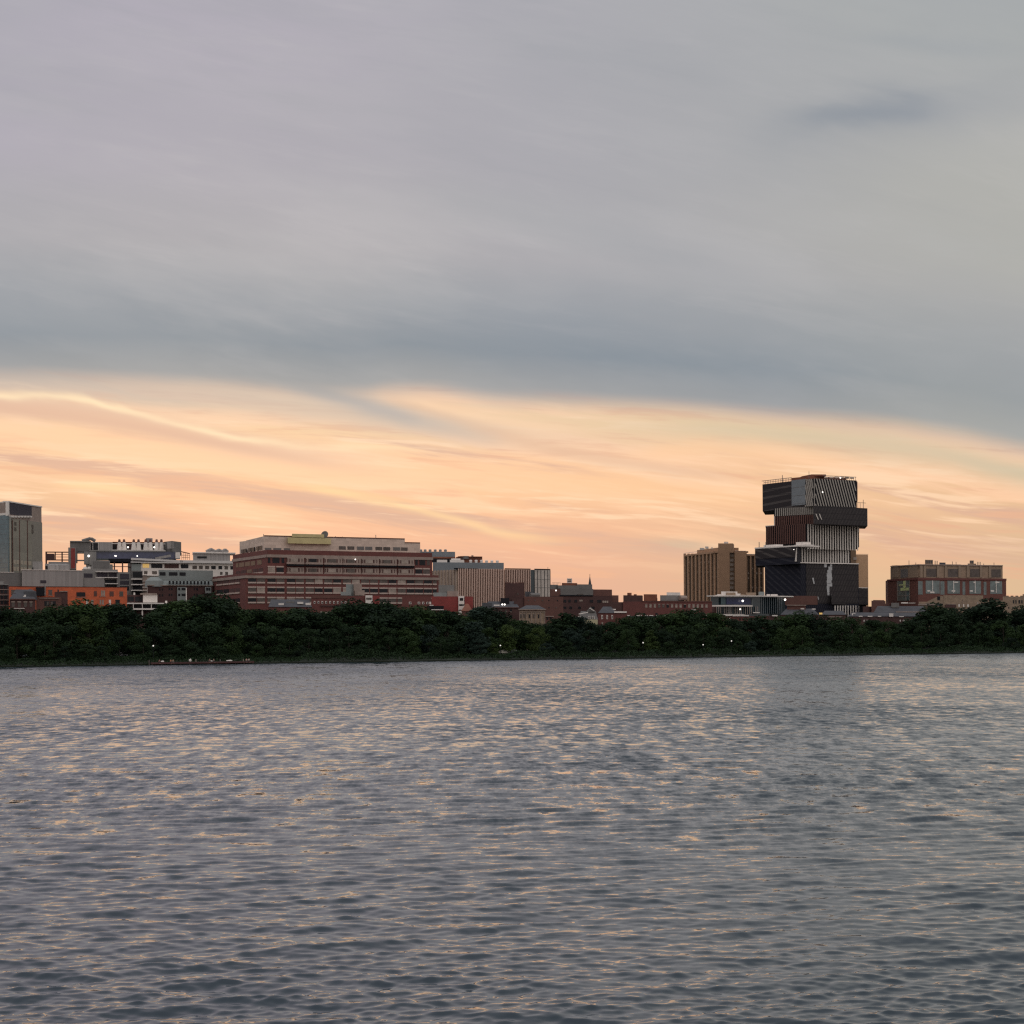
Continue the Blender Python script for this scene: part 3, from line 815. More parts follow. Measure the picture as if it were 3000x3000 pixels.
# --- orange brick building
def orange_block():
    r = thing('orange_building', 'bright orange brick building with flat roof and square windows', 'building', XY(250, 372))
    f = street(24, 372, 72)
    with part(r, 'wall', M['brick_orange']) as mb:
        mb.pbox(f, 24, 372, 1719.5, None, 0, 16)
    with part(r, 'coping', M['brick_dark']) as mb: mb.pbox(f, 24, 372.5, 1718.3, 1719.5, -.15, 16)
    with part(r, 'chimney', M['black']) as mb: mb.pbox(f, 106, 130, 1720, 1745, -1.5, -.1)
    with part(r, 'downpipe', M['concrete']) as mb: mb.pbox(f, 130.5, 134, 1718, 1745, -.5, -.1)
    windows(r, f, [(33, 47), (62, 76)], 1728, 1743, M['g_mid'], 0, .08)
    windows(r, f, [(142, 153)], 1728, 1743, M['g_mid'], 0, .08)
    wall = windows(r, f, [(224, 250)], 1735, 1748, M['g_dark'], 0, .08)
    windows(r, f, [(275, 284), (321, 333), (350, 361)], 1732, 1747, [M['g_mid'], M['brick_brown']], 0, .08)
    windows(r, f, [(296, 301), (302.5, 307.5)], 1730, 1746, M['g_pale'], 0, .08)
    windows(r, f, [(252, 259), (267, 274), (292, 297), (299, 304), (319, 325)], 1757, 1771, [M['g_pale'], M['white']], 0, .08)
    windows(r, f, [(338, 351)], 1757, 1771, M['g_dark'], 0, .08)
    with part(r, 'sill', M['stone']) as mb:
        for a, b, y in ((222, 252, 1749), (292, 310, 1747), (250, 276, 1772), (140, 155, 1744)): mb.pbox(f, a, b, y, y + 1.2, -.2, .05)
orange_block()

# --- houses at the far left
def left_houses():
    f = street(-60, 200, 52)
    r = thing('brick_house', 'dark brick apartment house with thin pale floor bands at the far left edge', 'house', XY(0, st(0, 52)))
    with part(r, 'wall', M['brick_dark']) as mb: mb.pbox(f, -60, 25, 1714, None, 0, 14)
    with part(r, 'roof', M['concrete']) as mb:
        mb.pbox(f, -60, 24, 1711, 1713.9, -.5, 14); mb.pbox(f, -60, 10, 1702, 1711, 4, 12)
    for y in (1726.5, 1742, 1757, 1774):
        with part(r, 'floor_band', M['stone']) as mb: mb.pbox(f, -60, 25.5, y, y + 1.5, -.35, 0)
    for y in (1715.5, 1729, 1745, 1760): windows(r, f, [(2, 9), (12, 21)], y, y + 9, M['g_dark'], 0, .08)
    r = thing('brick_house', 'dark brick house with two pale cornices and a slate turret roof at the left', 'house', XY(68, st(68, 50)))
    f2 = street(26, 104, 48)
    with part(r, 'wall', M['brick_dark']) as mb: mb.pbox(f2, 28, 104, 1754, None, 0, 12)
    with part(r, 'roof', M['roof']) as mb:
        u0, z0 = f2.hit(28, 1754); u1, _ = f2.hit(104, 1754); mb.gable(f2, u0, u1, -.4, 12, z0, z0 + 3.0, True, 2)
    with part(r, 'turret', M['roof']) as mb:
        u, z = f2.hit(88, 1744, 3); mb.cyl(f2.pt(u, 3, 0), 2.2, z - 1.5, z + 1.2, 8, 1.9); mb.cyl(f2.pt(u, 3, 0), 1.9, z + 1.2, z + 1.9, 8, .3)
    with part(r, 'skylight', M['white']) as mb:
        u, z = f2.hit(69, 1751, 1); mb.hexa([f2.pt(u - 1, .9, z - .6), f2.pt(u + .8, .9, z - .6), f2.pt(u + .8, 2, z - .5), f2.pt(u - 1, 2, z - .5), f2.pt(u + .4, .9, z + .9), f2.pt(u + .8, .9, z + .9), f2.pt(u + .8, 2, z + .9), f2.pt(u + .4, 2, z + .9)])
    for y in (1781.5,): 
        with part(r, 'cornice', M['white']) as mb: mb.pbox(f2, 36, 72, y, y + 1.8, -.6, .2)
    with part(r, 'cornice', M['brick_brown']) as mb: mb.pbox(f2, 28, 104, 1754, 1757, -.5, 0)
    windows(r, f2, [(34, 43), (52, 61), (70, 79), (87, 95)], 1765, 1778, [M['g_mid'], M['g_dark']], 0, .08, lintel=(M['stone'], .35))
    windows(r, f2, [(54, 64)], 1786, 1792, M['g_pale'], 0, .08)
    with part(r, 'chimney', M['brick_dark']) as mb: mb.pbox(f2, 38, 47, 1738, 1754, 3, 5)
    r = thing('brick_house', 'brown brick house with a tall side chimney in front of the orange wall', 'house', XY(150, st(150, 50)))
    f3 = street(106, 196, 50)
    with part(r, 'wall', M['brick_brown']) as mb: mb.pbox(f3, 106, 180, 1749, None, 0, 12)
    with part(r, 'gable_wall', M['brick_dark']) as mb: mb.pbox(f3, 160, 198, 1734, None, 1.5, 12)
    with part(r, 'coping', M['stone']) as mb: mb.pbox(f3, 176, 198, 1731.5, 1733.8, 1.2, 12)
    with part(r, 'cornice', M['stone']) as mb: mb.pbox(f3, 115, 174, 1752, 1753.5, -.4, .1)
    windows(r, f3, [(130, 145), (148, 163)], 1761, 1775, [M['g_dark']], 0, .08)
    windows(r, f3, [(137, 142), (149, 155)], 1763, 1773, [M['g_mid']], -.08, .06)
    with part(r, 'chimney', M['brick_dark']) as mb: mb.pbox(f3, 168, 173, 1727, 1740, 2, 3)
left_houses()

# --- low white terrace house
def terrace_house():
    r = thing('terrace_building', 'low building with white balcony slabs and a pale rooftop box behind the trees', 'building', XY(430, st(430, 48)))
    f = street(372, 500, 48)
    with part(r, 'wall', M['brick_dark']) as mb: mb.pbox(f, 372, 470, 1770, None, 2.2, 14)
    with part(r, 'upper_storey', M['brick_dark']) as mb: mb.pbox(f, 372, 424, 1743, 1766, 4, 14)
    with part(r, 'rooftop_box', M['white']) as mb: mb.pbox(f, 419, 461, 1742, 1765, 2, 12)
    with part(r, 'box_roof', M['stone']) as mb: mb.pbox(f, 411, 460, 1738, 1742, 1.5, 12.5)
    with part(r, 'vent', M['white']) as mb:
        mb.pbox(f, 484, 490, 1760, 1766, 3, 5); mb.pbox(f, 391, 396, 1736, 1743, 4, 5)
    with part(r, 'balcony_slab', M['white']) as mb: mb.pbox(f, 372, 496, 1766, 1769.5, -1, 13)
    with part(r, 'balcony_slab', M['white']) as mb: mb.pbox(f, 386, 460, 1782, 1786.5, -1, 3)
    with part(r, 'post', M['white']) as mb:
        for x in (389.5, 416, 442.5): mb.pbox(f, x, x + 2, 1769.5, 1782, -.9, -.5)
        mb.pbox(f, 415, 419, 1786.5, 1812, -.5, .3)
    windows(r, f, [(393, 414), (419, 441), (446, 466)], 1771, 1781, M['g_dark'], 2.2, .1)
    windows(r, f, [(375, 392), (396, 416)], 1748, 1762, M['g_dark'], 4, .1)
terrace_house()
# --- the big red brick block
def brick_block():
    r = thing('brick_block', 'huge stepped red brick building with cream penthouse and satellite dish', 'building', XY(800, st(800, 75)))
    offL, offU = 75, 79
    lo = street(720, 1285, offL); loL = Face(XY(620, 384), lo.A)
    up = street(784, 1267, offU); upL = Face(XY(683, 390), up.A)
    z_lo = lo.hit(740, 1679)[1]; z_up = up.hit(800, 1611)[1]
    BR = M['brick']
    with part(r, 'lower_wall', BR) as mb:
        mb.prism([loL.A, lo.A, lo.B, lo.B + lo.n * 40, loL.A + Vector((4, 40))], GZ - 1, z_lo)
    with part(r, 'upper_wall', BR) as mb:
        mb.prism([upL.A, up.A, up.B, up.B + up.n * 34, upL.A + Vector((4, 32))], z_lo - .5, z_up)
    # pale stone bands
    def band(f, fl, py0, py1, ref, px0, px1, w=-.35):
        z1 = f.hit(ref, py0)[1]; z0 = f.hit(ref, py1)[1]
        u0, u1 = f.hit(px0, py0)[0], f.hit(px1, py0)[0]
        with part(r, 'stone_band', M['stone']) as mb:
            mb.fbox(f, u0 - .3, u1 + .3, w, .2, z0, z1); mb.fbox(fl, -.2, fl.L, w, .2, z0, z1)
    band(up, upL, 1624.5, 1633, 800, 784, 1267)
    band(lo, loL, 1686, 1694, 740, 720, 1285)
    # upper window storeys: end windows and projecting balcony bays
    SS = mat('precast_sill', (.50, .39, .34), vary=.06); SL = (SS, .55); LT = (SS, .5)
    mats = [M['g_mid'], M['g_dark'], M['g_dark'], M['g_mid'], M['g_pale']]
    windows(r, up, [(785, 792), (798, 819), (825, 833)], 1634, 1649, mats, 0, .08)
    windows(r, up, [(785, 806), (810, 831)], 1662, 1676, mats, 0, .08, sill=SL, lintel=LT)
    windows(r, up, [(1217, 1224), (1229, 1246), (1251, 1259)], 1640, 1656, mats, 0, .08, ref=1240)
    windows(r, up, [(1217, 1237), (1240, 1259)], 1668, 1681, mats, 0, .08, sill=SL, lintel=LT, ref=1240)
    bays = [(841, 891), (896, 946), (951, 1003), (1006, 1057), (1060, 1110), (1113, 1162), (1166, 1213)]
    for (y0, y1) in ((1633.5, 1652), (1662, 1681)):
        z1 = up.hit(840, y0)[1]; z0 = up.hit(840, y1)[1]
        for a, b in bays:
            u0, u1 = up.hit(a, y0)[0], up.hit(b, y0)[0]
            bay = MB(); bay.fbox(up, u0, u1, -.5, .1, z0 + .5, z1); bo = bay.build('bay', M['stone'], r)
            s = MB(); s.fbox(up, u0 - .15, u1 + .15, -1.5, -.45, z0 - .1, z0 + .5); s.build('ledge', M['stone'], bo)
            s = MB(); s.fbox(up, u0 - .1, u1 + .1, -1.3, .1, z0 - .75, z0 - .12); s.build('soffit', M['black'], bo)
            d = u1 - u0
            for c0, c1, m in ((.14, .20, 'brick_dark'), (.21, .64, None), (.66, .74, 'brick_dark'), (.86, .90, 'brick_dark'), (.03, .07, 'brick_dark')):
                s = MB(); s.fbox(up, u0 + d * c0, u0 + d * c1, -.58, -.4, z0 + .75, z1 - .3)
                s.build('pane' if m is None else 'jamb', M[m] if m else rnd.choice([M['g_mid'], M['g_mid'], M['g_pale'], M['g_dark']]), bo)
    # left end of the upper block
    windows(r, upL, [(692, 699), (701, 716), (718, 733), (735, 748), (754, 767)], 1640, 1653, M['g_dark'], 0, .08, ref=770)
    windows(r, upL, [(692, 704), (706, 722), (724, 738), (741, 755), (757, 771)], 1664, 1675, [M['g_dark'], M['brick_dark']], 0, .08, ref=770, sill=SL)
    # lower window storeys, pairs
    pairs = [727, 784, 841, 896, 950, 1005, 1058, 1112, 1165, 1216]
    for y0, y1, lt in ((1695, 1704.5, None), (1722, 1733.5, LT), (1752, 1763, LT)):
        for p in pairs:
            windows(r, lo, [(p, p + 23.5), (p + 26.5, p + 49)], y0, y1, mats, 0, .08, sill=SL, lintel=lt, ref=730)
        windows(r, lo, [(1268, 1279)], y0, y1, mats, 0, .08, sill=SL, lintel=lt, ref=730)
        windows(r, loL, [(636, 653), (655, 671), (673, 688), (690, 703)], y0 + 1, y1 + 1, [M['g_dark'], M['brick_dark']], 0, .08, sill=SL, ref=700)
    # cream penthouse
    ph = street(775, 1232, 88); C = M['cream']
    phL = Face(XY(703, 396), ph.A)
    zb = up.hit(800, 1613)[1]
    zt = ph.hit(790, 1571)[1]; zr = ph.hit(1200, 1591)[1]
    u_step = ph.hit(1186, 1590)[0]; u_c = ph.hit(775, 1590)[0]
    zl = zz(703, 1587, 396)
    with part(r, 'penthouse', C) as mb:
        q = Vector(ph.pt(u_step, 0, 0)[:2]); qs = XY(722, 393)
        mb.prism([qs, ph.A, q, q + ph.n * 18, qs + Vector((3, 18))], zb, zt)
        mb.prism([q + ph.e * .01, ph.B, ph.B + ph.n * 18, q + ph.n * 18 + ph.e * .01], zb, zr)
        mb.prism([phL.A, qs, qs + Vector((3, 17)), phL.A + Vector((3, 16))], zb, zl)
    with part(r, 'parapet_cap', M['brick_brown']) as mb:
        mb.fbox(ph, 0, u_step, -.15, .6, zt, zt + .35); mb.fbox(ph, u_step, ph.L, -.15, .6, zr, zr + .35)
    windows(r, ph, [(993, 1013), (1018, 1038), (1046, 1067), (1070, 1091), (1100, 1120), (1123, 1143), (1152, 1173), (1175, 1194)], 1600, 1610, [M['greydark'], M['g_mid']], 0, .08, ref=1000)
    windows(r, phL, [(706, 712), (714, 721), (727, 735), (737, 745), (751, 758), (760, 768)], 1600, 1611, [M['g_mid'], M['g_dark']], 0, .08, ref=760)
    windows(r, ph, [(776, 795), (801, 824), (832, 850)], 1605, 1611, M['greydark'], 0, .08, ref=790)
    # plant box and dish
    with part(r, 'plant_box', M['greenish']) as mb:
        mb.pbox(ph, 843, 970, 1576, 1593, -2, -.2)
        u0, z1 = ph.hit(856, 1565, 2); u1, z0 = ph.hit(950, 1577, 2); mb.fbox(ph, u0, u1, -1.9, 10, zt - .2, z1)
    u, z = ph.hit(951, 1566, 0)
    with part(r, 'dish_mount', M['greydark']) as mb: mb.cyl(ph.pt(u, 0, 0), .35, zt - .3, z - .6, 8)
    mb = MB(); c = Vector(ph.pt(u, -.6, z)); n = Vector((-.25, -1, .35)).normalized(); a = n.orthogonal().normalized(); b = n.cross(a)
    rings = 5; seg = 16
    mb.v.append(tuple(c + n * -.5))
    for i in range(1, rings + 1):
        t = i / rings
        for j in range(seg):
            th = 2 * math.pi * j / seg
            mb.v.append(tuple(c + (a * math.cos(th) + b * math.sin(th)) * (1.35 * t) + n * (-.5 + .55 * t * t)))
    for j in range(seg):
        k = (j + 1) % seg; mb.f.append((0, 1 + j, 1 + k))
        for i in range(rings - 1):
            p = 1 + i * seg; mb.f.append((p + j, p + seg + j, p + seg + k, p + k))
    d = mb.build('satellite_dish', M['greydark'], r, smooth_=True)
    s = d.modifiers.new('thick', 'SOLIDIFY'); s.thickness = .12
    with part(r, 'antenna', M['greydark']) as mb:
        for x, y in ((772, 1565), (983, 1571), (1003, 1572), (1101, 1567)):
            u, z = ph.hit(x, y, 3); mb.cyl(ph.pt(u, 3, 0), .12, zt - .2, z, 6)
    with part(r, 'roof_vent', M['greydark']) as mb: mb.pbox(ph, 1130, 1146, 1578, 1582, 4, 7)
    wall_lamp(r, up, 1041, 1639, -1.3, .35)
brick_block()

# --- striped glass block
def striped_block():
    r = thing('striped_building', 'glass building with closely spaced pale vertical fins right of the big red brick block', 'building', XY(1400, 440))
    f = face(1343, 447, 1479, 452); fr = face(1479, 453, 1555, 456.5); fl = Face(XY(1262, 456), f.A); fg = face(1566, 457, 1613, 460)
    zt = f.hit(1350, 1667)[1]; zr = fr.hit(1485, 1669)[1]
    G_ = mat('bronze_glass', (0.27, 0.16, 0.125), .08, .35, .25, spec=.7, metal=.55)
    with part(r, 'glass_wall', G_) as mb:
        mb.prism([f.A, f.B, f.B + f.n * 20, f.A + f.n * 20], GZ - 1, zt)
    with part(r, 'glass_wall', G_) as mb:
        mb.prism([fr.A + fr.e * .02, fr.B, fg.A + fg.n * .2, fg.B, fg.B + fg.n * 20, fr.A + fr.n * 20], GZ - 1, zr)
    with part(r, 'side_wall', M['stone']) as mb:
        q0 = fl.A; mb.prism([q0, fl.B + fl.n * .02, f.A + f.n * 19, q0 + Vector((4, 20))], GZ - 1, zt - .3)
    fin = mat('pale_fin', (0.74, .52, .43), vary=.05)
    with part(r, 'fins', fin) as mb:
        for i in range(27): u = f.L * (i + .1) / 27; mb.fbox(f, u, u + .38, -.65, -.002, GZ, zt + .2)
    with part(r, 'fins', fin) as mb:
        for i in range(15): u = fr.L * (i + .5) / 15; mb.fbox(fr, u, u + .38, -.65, -.002, GZ, zr + .2)
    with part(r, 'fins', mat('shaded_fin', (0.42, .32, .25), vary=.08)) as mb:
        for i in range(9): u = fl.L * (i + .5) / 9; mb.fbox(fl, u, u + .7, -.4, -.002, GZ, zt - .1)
    with part(r, 'corner_panel', M['g_navy']) as mb:
        mb.prism([fr.B + fr.n * -.05, fg.A, fg.A + fg.n * 3, fr.B + fr.n * 3], GZ, zr + .1)
    with part(r, 'glazing', mat('sky_glass', (.40, .36, .33), .06, .25, .2, spec=.6, metal=.6)) as mb: mb.fbox(fg, 0, fg.L, -.15, .5, GZ, zr + .1)
    with part(r, 'mullion', M['greydark']) as mb:
        for x in (1566, 1575, 1585, 1595.5, 1605, 1612): mb.pbox(fg, x, x + .8, 1671, None, -.4, -.15)
        mb.pbox(fg, 1566, 1613, 1697, 1698, -.35, -.15); mb.pbox(fg, 1566, 1613, 1721, 1722, -.35, -.15)
    with part(r, 'roof_edge', M['black']) as mb:
        mb.fbox(fr, 0, fr.L, -.7, 4, zr + .21, zr + .6); mb.fbox(fg, 0, fg.L, -.5, 4, zr + .15, zr + .6); mb.pbox(f, 1330, 1362, 1664, 1666.8, -.5, 4); mb.pbox(f, 1367, 1400, 1665, 1667, -.5, 3)
    # rooftop plant
    g = face(1228, 470, 1480, 478)
    with part(r, 'penthouse', M['greyblue']) as mb: mb.pbox(g, 1268, 1476, 1648, 1680, 2, 16)
    with part(r, 'penthouse', M['greyblue']) as mb: mb.pbox(g, 1228, 1333, 1616, 1633, 8, 20)
    with part(r, 'penthouse', M['roof_red']) as mb: mb.pbox(g, 1262, 1334, 1631.5, 1636, 7, 20); mb.pbox(g, 1336, 1413, 1632, 1649, 9, 18); mb.pbox(g, 1341, 1413, 1630, 1632, 8, 18)
    with part(r, 'roof_unit', M['white']) as mb:
        mb.pbox(g, 1280, 1310, 1640, 1648, 3, 6)
    with part(r, 'roof_unit', M['white']) as mb: mb.pbox(g, 1318, 1360, 1640, 1648, 3, 6); mb.pbox(g, 1322, 1349, 1636, 1641, 4, 6)
    with part(r, 'recess', M['black']) as mb: mb.pbox(g, 1262, 1340, 1637, 1648, 6.5, 8)
    for x, y, w in ((1233, 1615, 10), (1245.5, 1615, 10), (1260, 1615, 10), (1275, 1615, 10), (1290, 1615, 10), (1305, 1615, 10),
                    (1379, 1646, 5), (1395, 1646, 5), (1410.5, 1646, 5), (1425.5, 1647, 5), (1441, 1647, 5), (1457, 1647, 5)):
        u, z = g.hit(x, y, w)
        with part(r, 'roof_vent', M['greymetal'] if y < 1620 else M['white']) as mb:
            mb.cyl(g.pt(u, w, 0), .62, z - .9, z + .5, 8); mb.ball(g.pt(u, w, z + .5), .75, 8, 6, .6)
    with part(r, 'antenna', M['greydark']) as mb:
        u, z = fg.hit(1605, 1661, 2); mb.cyl(fg.pt(u, 2, 0), .1, zr, z, 5)
        u, z = g.hit(1384, 1627, 10); mb.cyl(g.pt(u, 10, 0), .5, z - 2, z, 6); mb.cyl(g.pt(u - 4, 10, 0), 2.2, z - 1.8, z - .4, 8)
striped_block()

# --- red brick row houses with mechanical boxes, two look-alike groups
def row_a():
    f = street(905, 1190, 46)
    r = thing('row_house', 'red brick row house with pale mechanical boxes on its roof before the big brick block', 'house', XY(1000, st(1000, 46)))
    with part(r, 'wall', M['brick']) as mb: mb.pbox(f, 912, 1070, 1746, None, 0, 12)
    with part(r, 'wall', M['brick_bright']) as mb: mb.pbox(f, 1092, 1112, 1746, None, .1, 12)
    with part(r, 'parapet', M['brick_brown']) as mb: mb.pbox(f, 914, 1017, 1744.5, 1753, -.2, 0)
    with part(r, 'mechanical_box', M['copper']) as mb: mb.pbox(f, 1014, 1040, 1712, 1746, 4, 8)
    with part(r, 'mechanical_box', M['stone']) as mb: mb.pbox(f, 1036, 1060, 1709.5, 1746, 3, 8)
    with part(r, 'mechanical_box', M['stone']) as mb: mb.pbox(f, 1040, 1068, 1729, 1744.5, 1, 2.9)
    with part(r, 'mechanical_box', M['copper']) as mb: mb.pbox(f, 998, 1028, 1734, 1744.5, 1.5, 3.9)
    with part(r, 'bay', M['white']) as mb: mb.pbox(f, 1071, 1091, 1744, 1768, -.8, 3)
    windows(r, f, [(1073, 1089)], 1751, 1757, M['g_mid'], -.8, .08)
    windows(r, f, spans(916, 1018, 9, .42), 1761, 1768.5, M['white'], 0, .15, 'window')
    windows(r, f, [(a + 1.5, b - .5) for a, b in spans(916, 1018, 9, .42)], 1762.5, 1767.5, M['g_dark'], -.16, .06, 'window')
    windows(r, f, [(938, 945), (953, 960), (969, 976)], 1791, 1797, M['g_pale'], 0, .08)
    with part(r, 'cornice', M['brick_dark']) as mb: mb.pbox(f, 940, 990, 1773, 1777, -.5, 0)
    r = thing('row_house', 'dark house roofs with a white skylight left of the white window row', 'house', XY(850, st(850, 44)))
    f = street(790, 915, 44)
    with part(r, 'wall', M['brick']) as mb: mb.pbox(f, 785, 912, 1778, None, 0, 12)
    with part(r, 'roof', M['roof']) as mb:
        u0, z = f.hit(786, 1778); u1, _ = f.hit(914, 1778); mb.gable(f, u0, u1, -.4, 12.4, z, z + 2.6, True, 1)
    with part(r, 'skylight', M['white']) as mb:
        for x, y, s in ((824, 1770, 1.0), (880, 1766, 1.1), (903, 1769, 1.0)):
            u, z = f.hit(x, y, 2); mb.fbox(f, u - s, u + s, 1.2, 2.4, z - .4, z + .3)
    with part(r, 'roof_hatch', M['greydark']) as mb: mb.pbox(f, 838, 862, 1762, 1778, 3, 7)
    r = thing('row_house', 'bright red brick house with a white stacked balcony bay beside the striped glass building', 'house', XY(1320, st(1320, 46)))
    f = street(1180, 1390, 46)
    with part(r, 'wall', M['brick_bright']) as mb: mb.pbox(f, 1264, 1342, 1747.5, None, 0, 12)
    with part(r, 'wall', M['brick_bright']) as mb: mb.pbox(f, 1361, 1386, 1747.5, None, 0, 12)
    with part(r, 'bay', M['white']) as mb: mb.pbox(f, 1343, 1360, 1746, 1802, -.6, 12)
    windows(r, f, [(1347, 1357)], 1752, 1760, M['g_dark'], -.6, .08)
    windows(r, f, [(1345, 1359)], 1770, 1775, M['g_dark'], -.6, .08)
    windows(r, f, [(1345, 1359)], 1786, 1790, M['g_mid'], -.6, .08)
    with part(r, 'mechanical_box', M['concrete']) as mb: mb.pbox(f, 1285, 1331, 1714, 1747.5, 4, 9)
    with part(r, 'mechanical_box', M['stone']) as mb: mb.pbox(f, 1310, 1343, 1732, 1747.4, 1.5, 3.9)
    with part(r, 'mechanical_box', M['copper']) as mb: mb.pbox(f, 1270, 1309, 1736, 1747.4, 1.5, 3.9)
    r = thing('row_house', 'red brick row house with few small white windows left of the bright red one', 'house', XY(1230, st(1230, 46)))
    with part(r, 'wall', M['brick']) as mb: mb.pbox(f, 1178, 1263, 1750, None, 0, 12)
    windows(r, f, [(1198, 1205), (1224, 1231), (1237, 1243), (1249, 1255), (1262, 1268), (1274, 1281)][:4], 1763, 1770, M['white'], 0, .15)
    windows(r, f, [(1200, 1203.5), (1226, 1229.5), (1239, 1242), (1251, 1254)], 1764, 1769, M['g_dark'], -.16, .06)
    windows(r, f, [(1258, 1262.5)], 1763, 1770, M['white'], 0, .15)
    with part(r, 'cornice', M['white']) as mb: mb.pbox(f, 1258, 1270, 1772, 1774.5, -.8, -.2); mb.pbox(f, 1264, 1300, 1785, 1787.5, -.8, -.2)
    with part(r, 'porch', M['black']) as mb: mb.pbox(f, 1252, 1300, 1775, 1784.8, -.7, -.05)
row_a()

# --- brown brick tower block and brown brick range
def brown_range():
    r = thing('brick_tower', 'windowless dark brick tower in front of the fins of the glass building', 'building', XY(1500, st(1500, 80)))
    f = street(1480, 1536, 80)
    with part(r, 'wall', M['brick_dark']) as mb: mb.pbox(f, 1480, 1535, 1709, None, 0, 14)
    with part(r, 'parapet', M['brick_brown']) as mb:
        for a in spans(1480, 1535, 6, .8): mb.pbox(f, a[0], a[1], 1706, 1709, 0, 2)
    with part(r, 'window', M['g_mid']) as mb: mb.pbox(f, 1515, 1519, 1737, 1742, -.08, .2)
    r = thing('brick_range', 'broad plain brown brick building with few windows below the finned glass wall', 'building', XY(1620, st(1620, 70)))
    f = street(1500, 1705, 70)
    with part(r, 'wall', M['brick_brown']) as mb: mb.pbox(f, 1536, 1650, 1748, None, 0, 20)
    with part(r, 'wall', M['brick_dark']) as mb: mb.pbox(f, 1500, 1536, 1752, None, .5, 20)
    with part(r, 'roof_unit', M['roof']) as mb: mb.pbox(f, 1538, 1562, 1733, 1748, 4, 9)
    with part(r, 'roof_unit', M['roof']) as mb: mb.pbox(f, 1562, 1580, 1738, 1748, 4, 9)
    with part(r, 'roof_tank', M['greydark']) as mb:
        u, z = f.hit(1566, 1744, 3); mb.tube(f.pt(u - 2, 3, z), f.pt(u + 2, 3, z), .9, .9, 8)
    windows(r, f, [(1547, 1550), (1566, 1569), (1587, 1591), (1607, 1609.5), (1632, 1635)], 1757, 1761, [M['g_dark'], M['g_mid']], 0, .08)
    windows(r, f, [(1551, 1554), (1607, 1610), (1628, 1631)], 1778, 1782, [M['g_dark'], M['g_mid']], 0, .08)
    with part(r, 'cornice', M['stone']) as mb: mb.pbox(f, 1598, 1622, 1804.5, 1807, -.6, .1)
    windows(r, f, [(1601, 1606), (1611, 1617)], 1809, 1816, M['g_dark'], 0, .08)
brown_range()

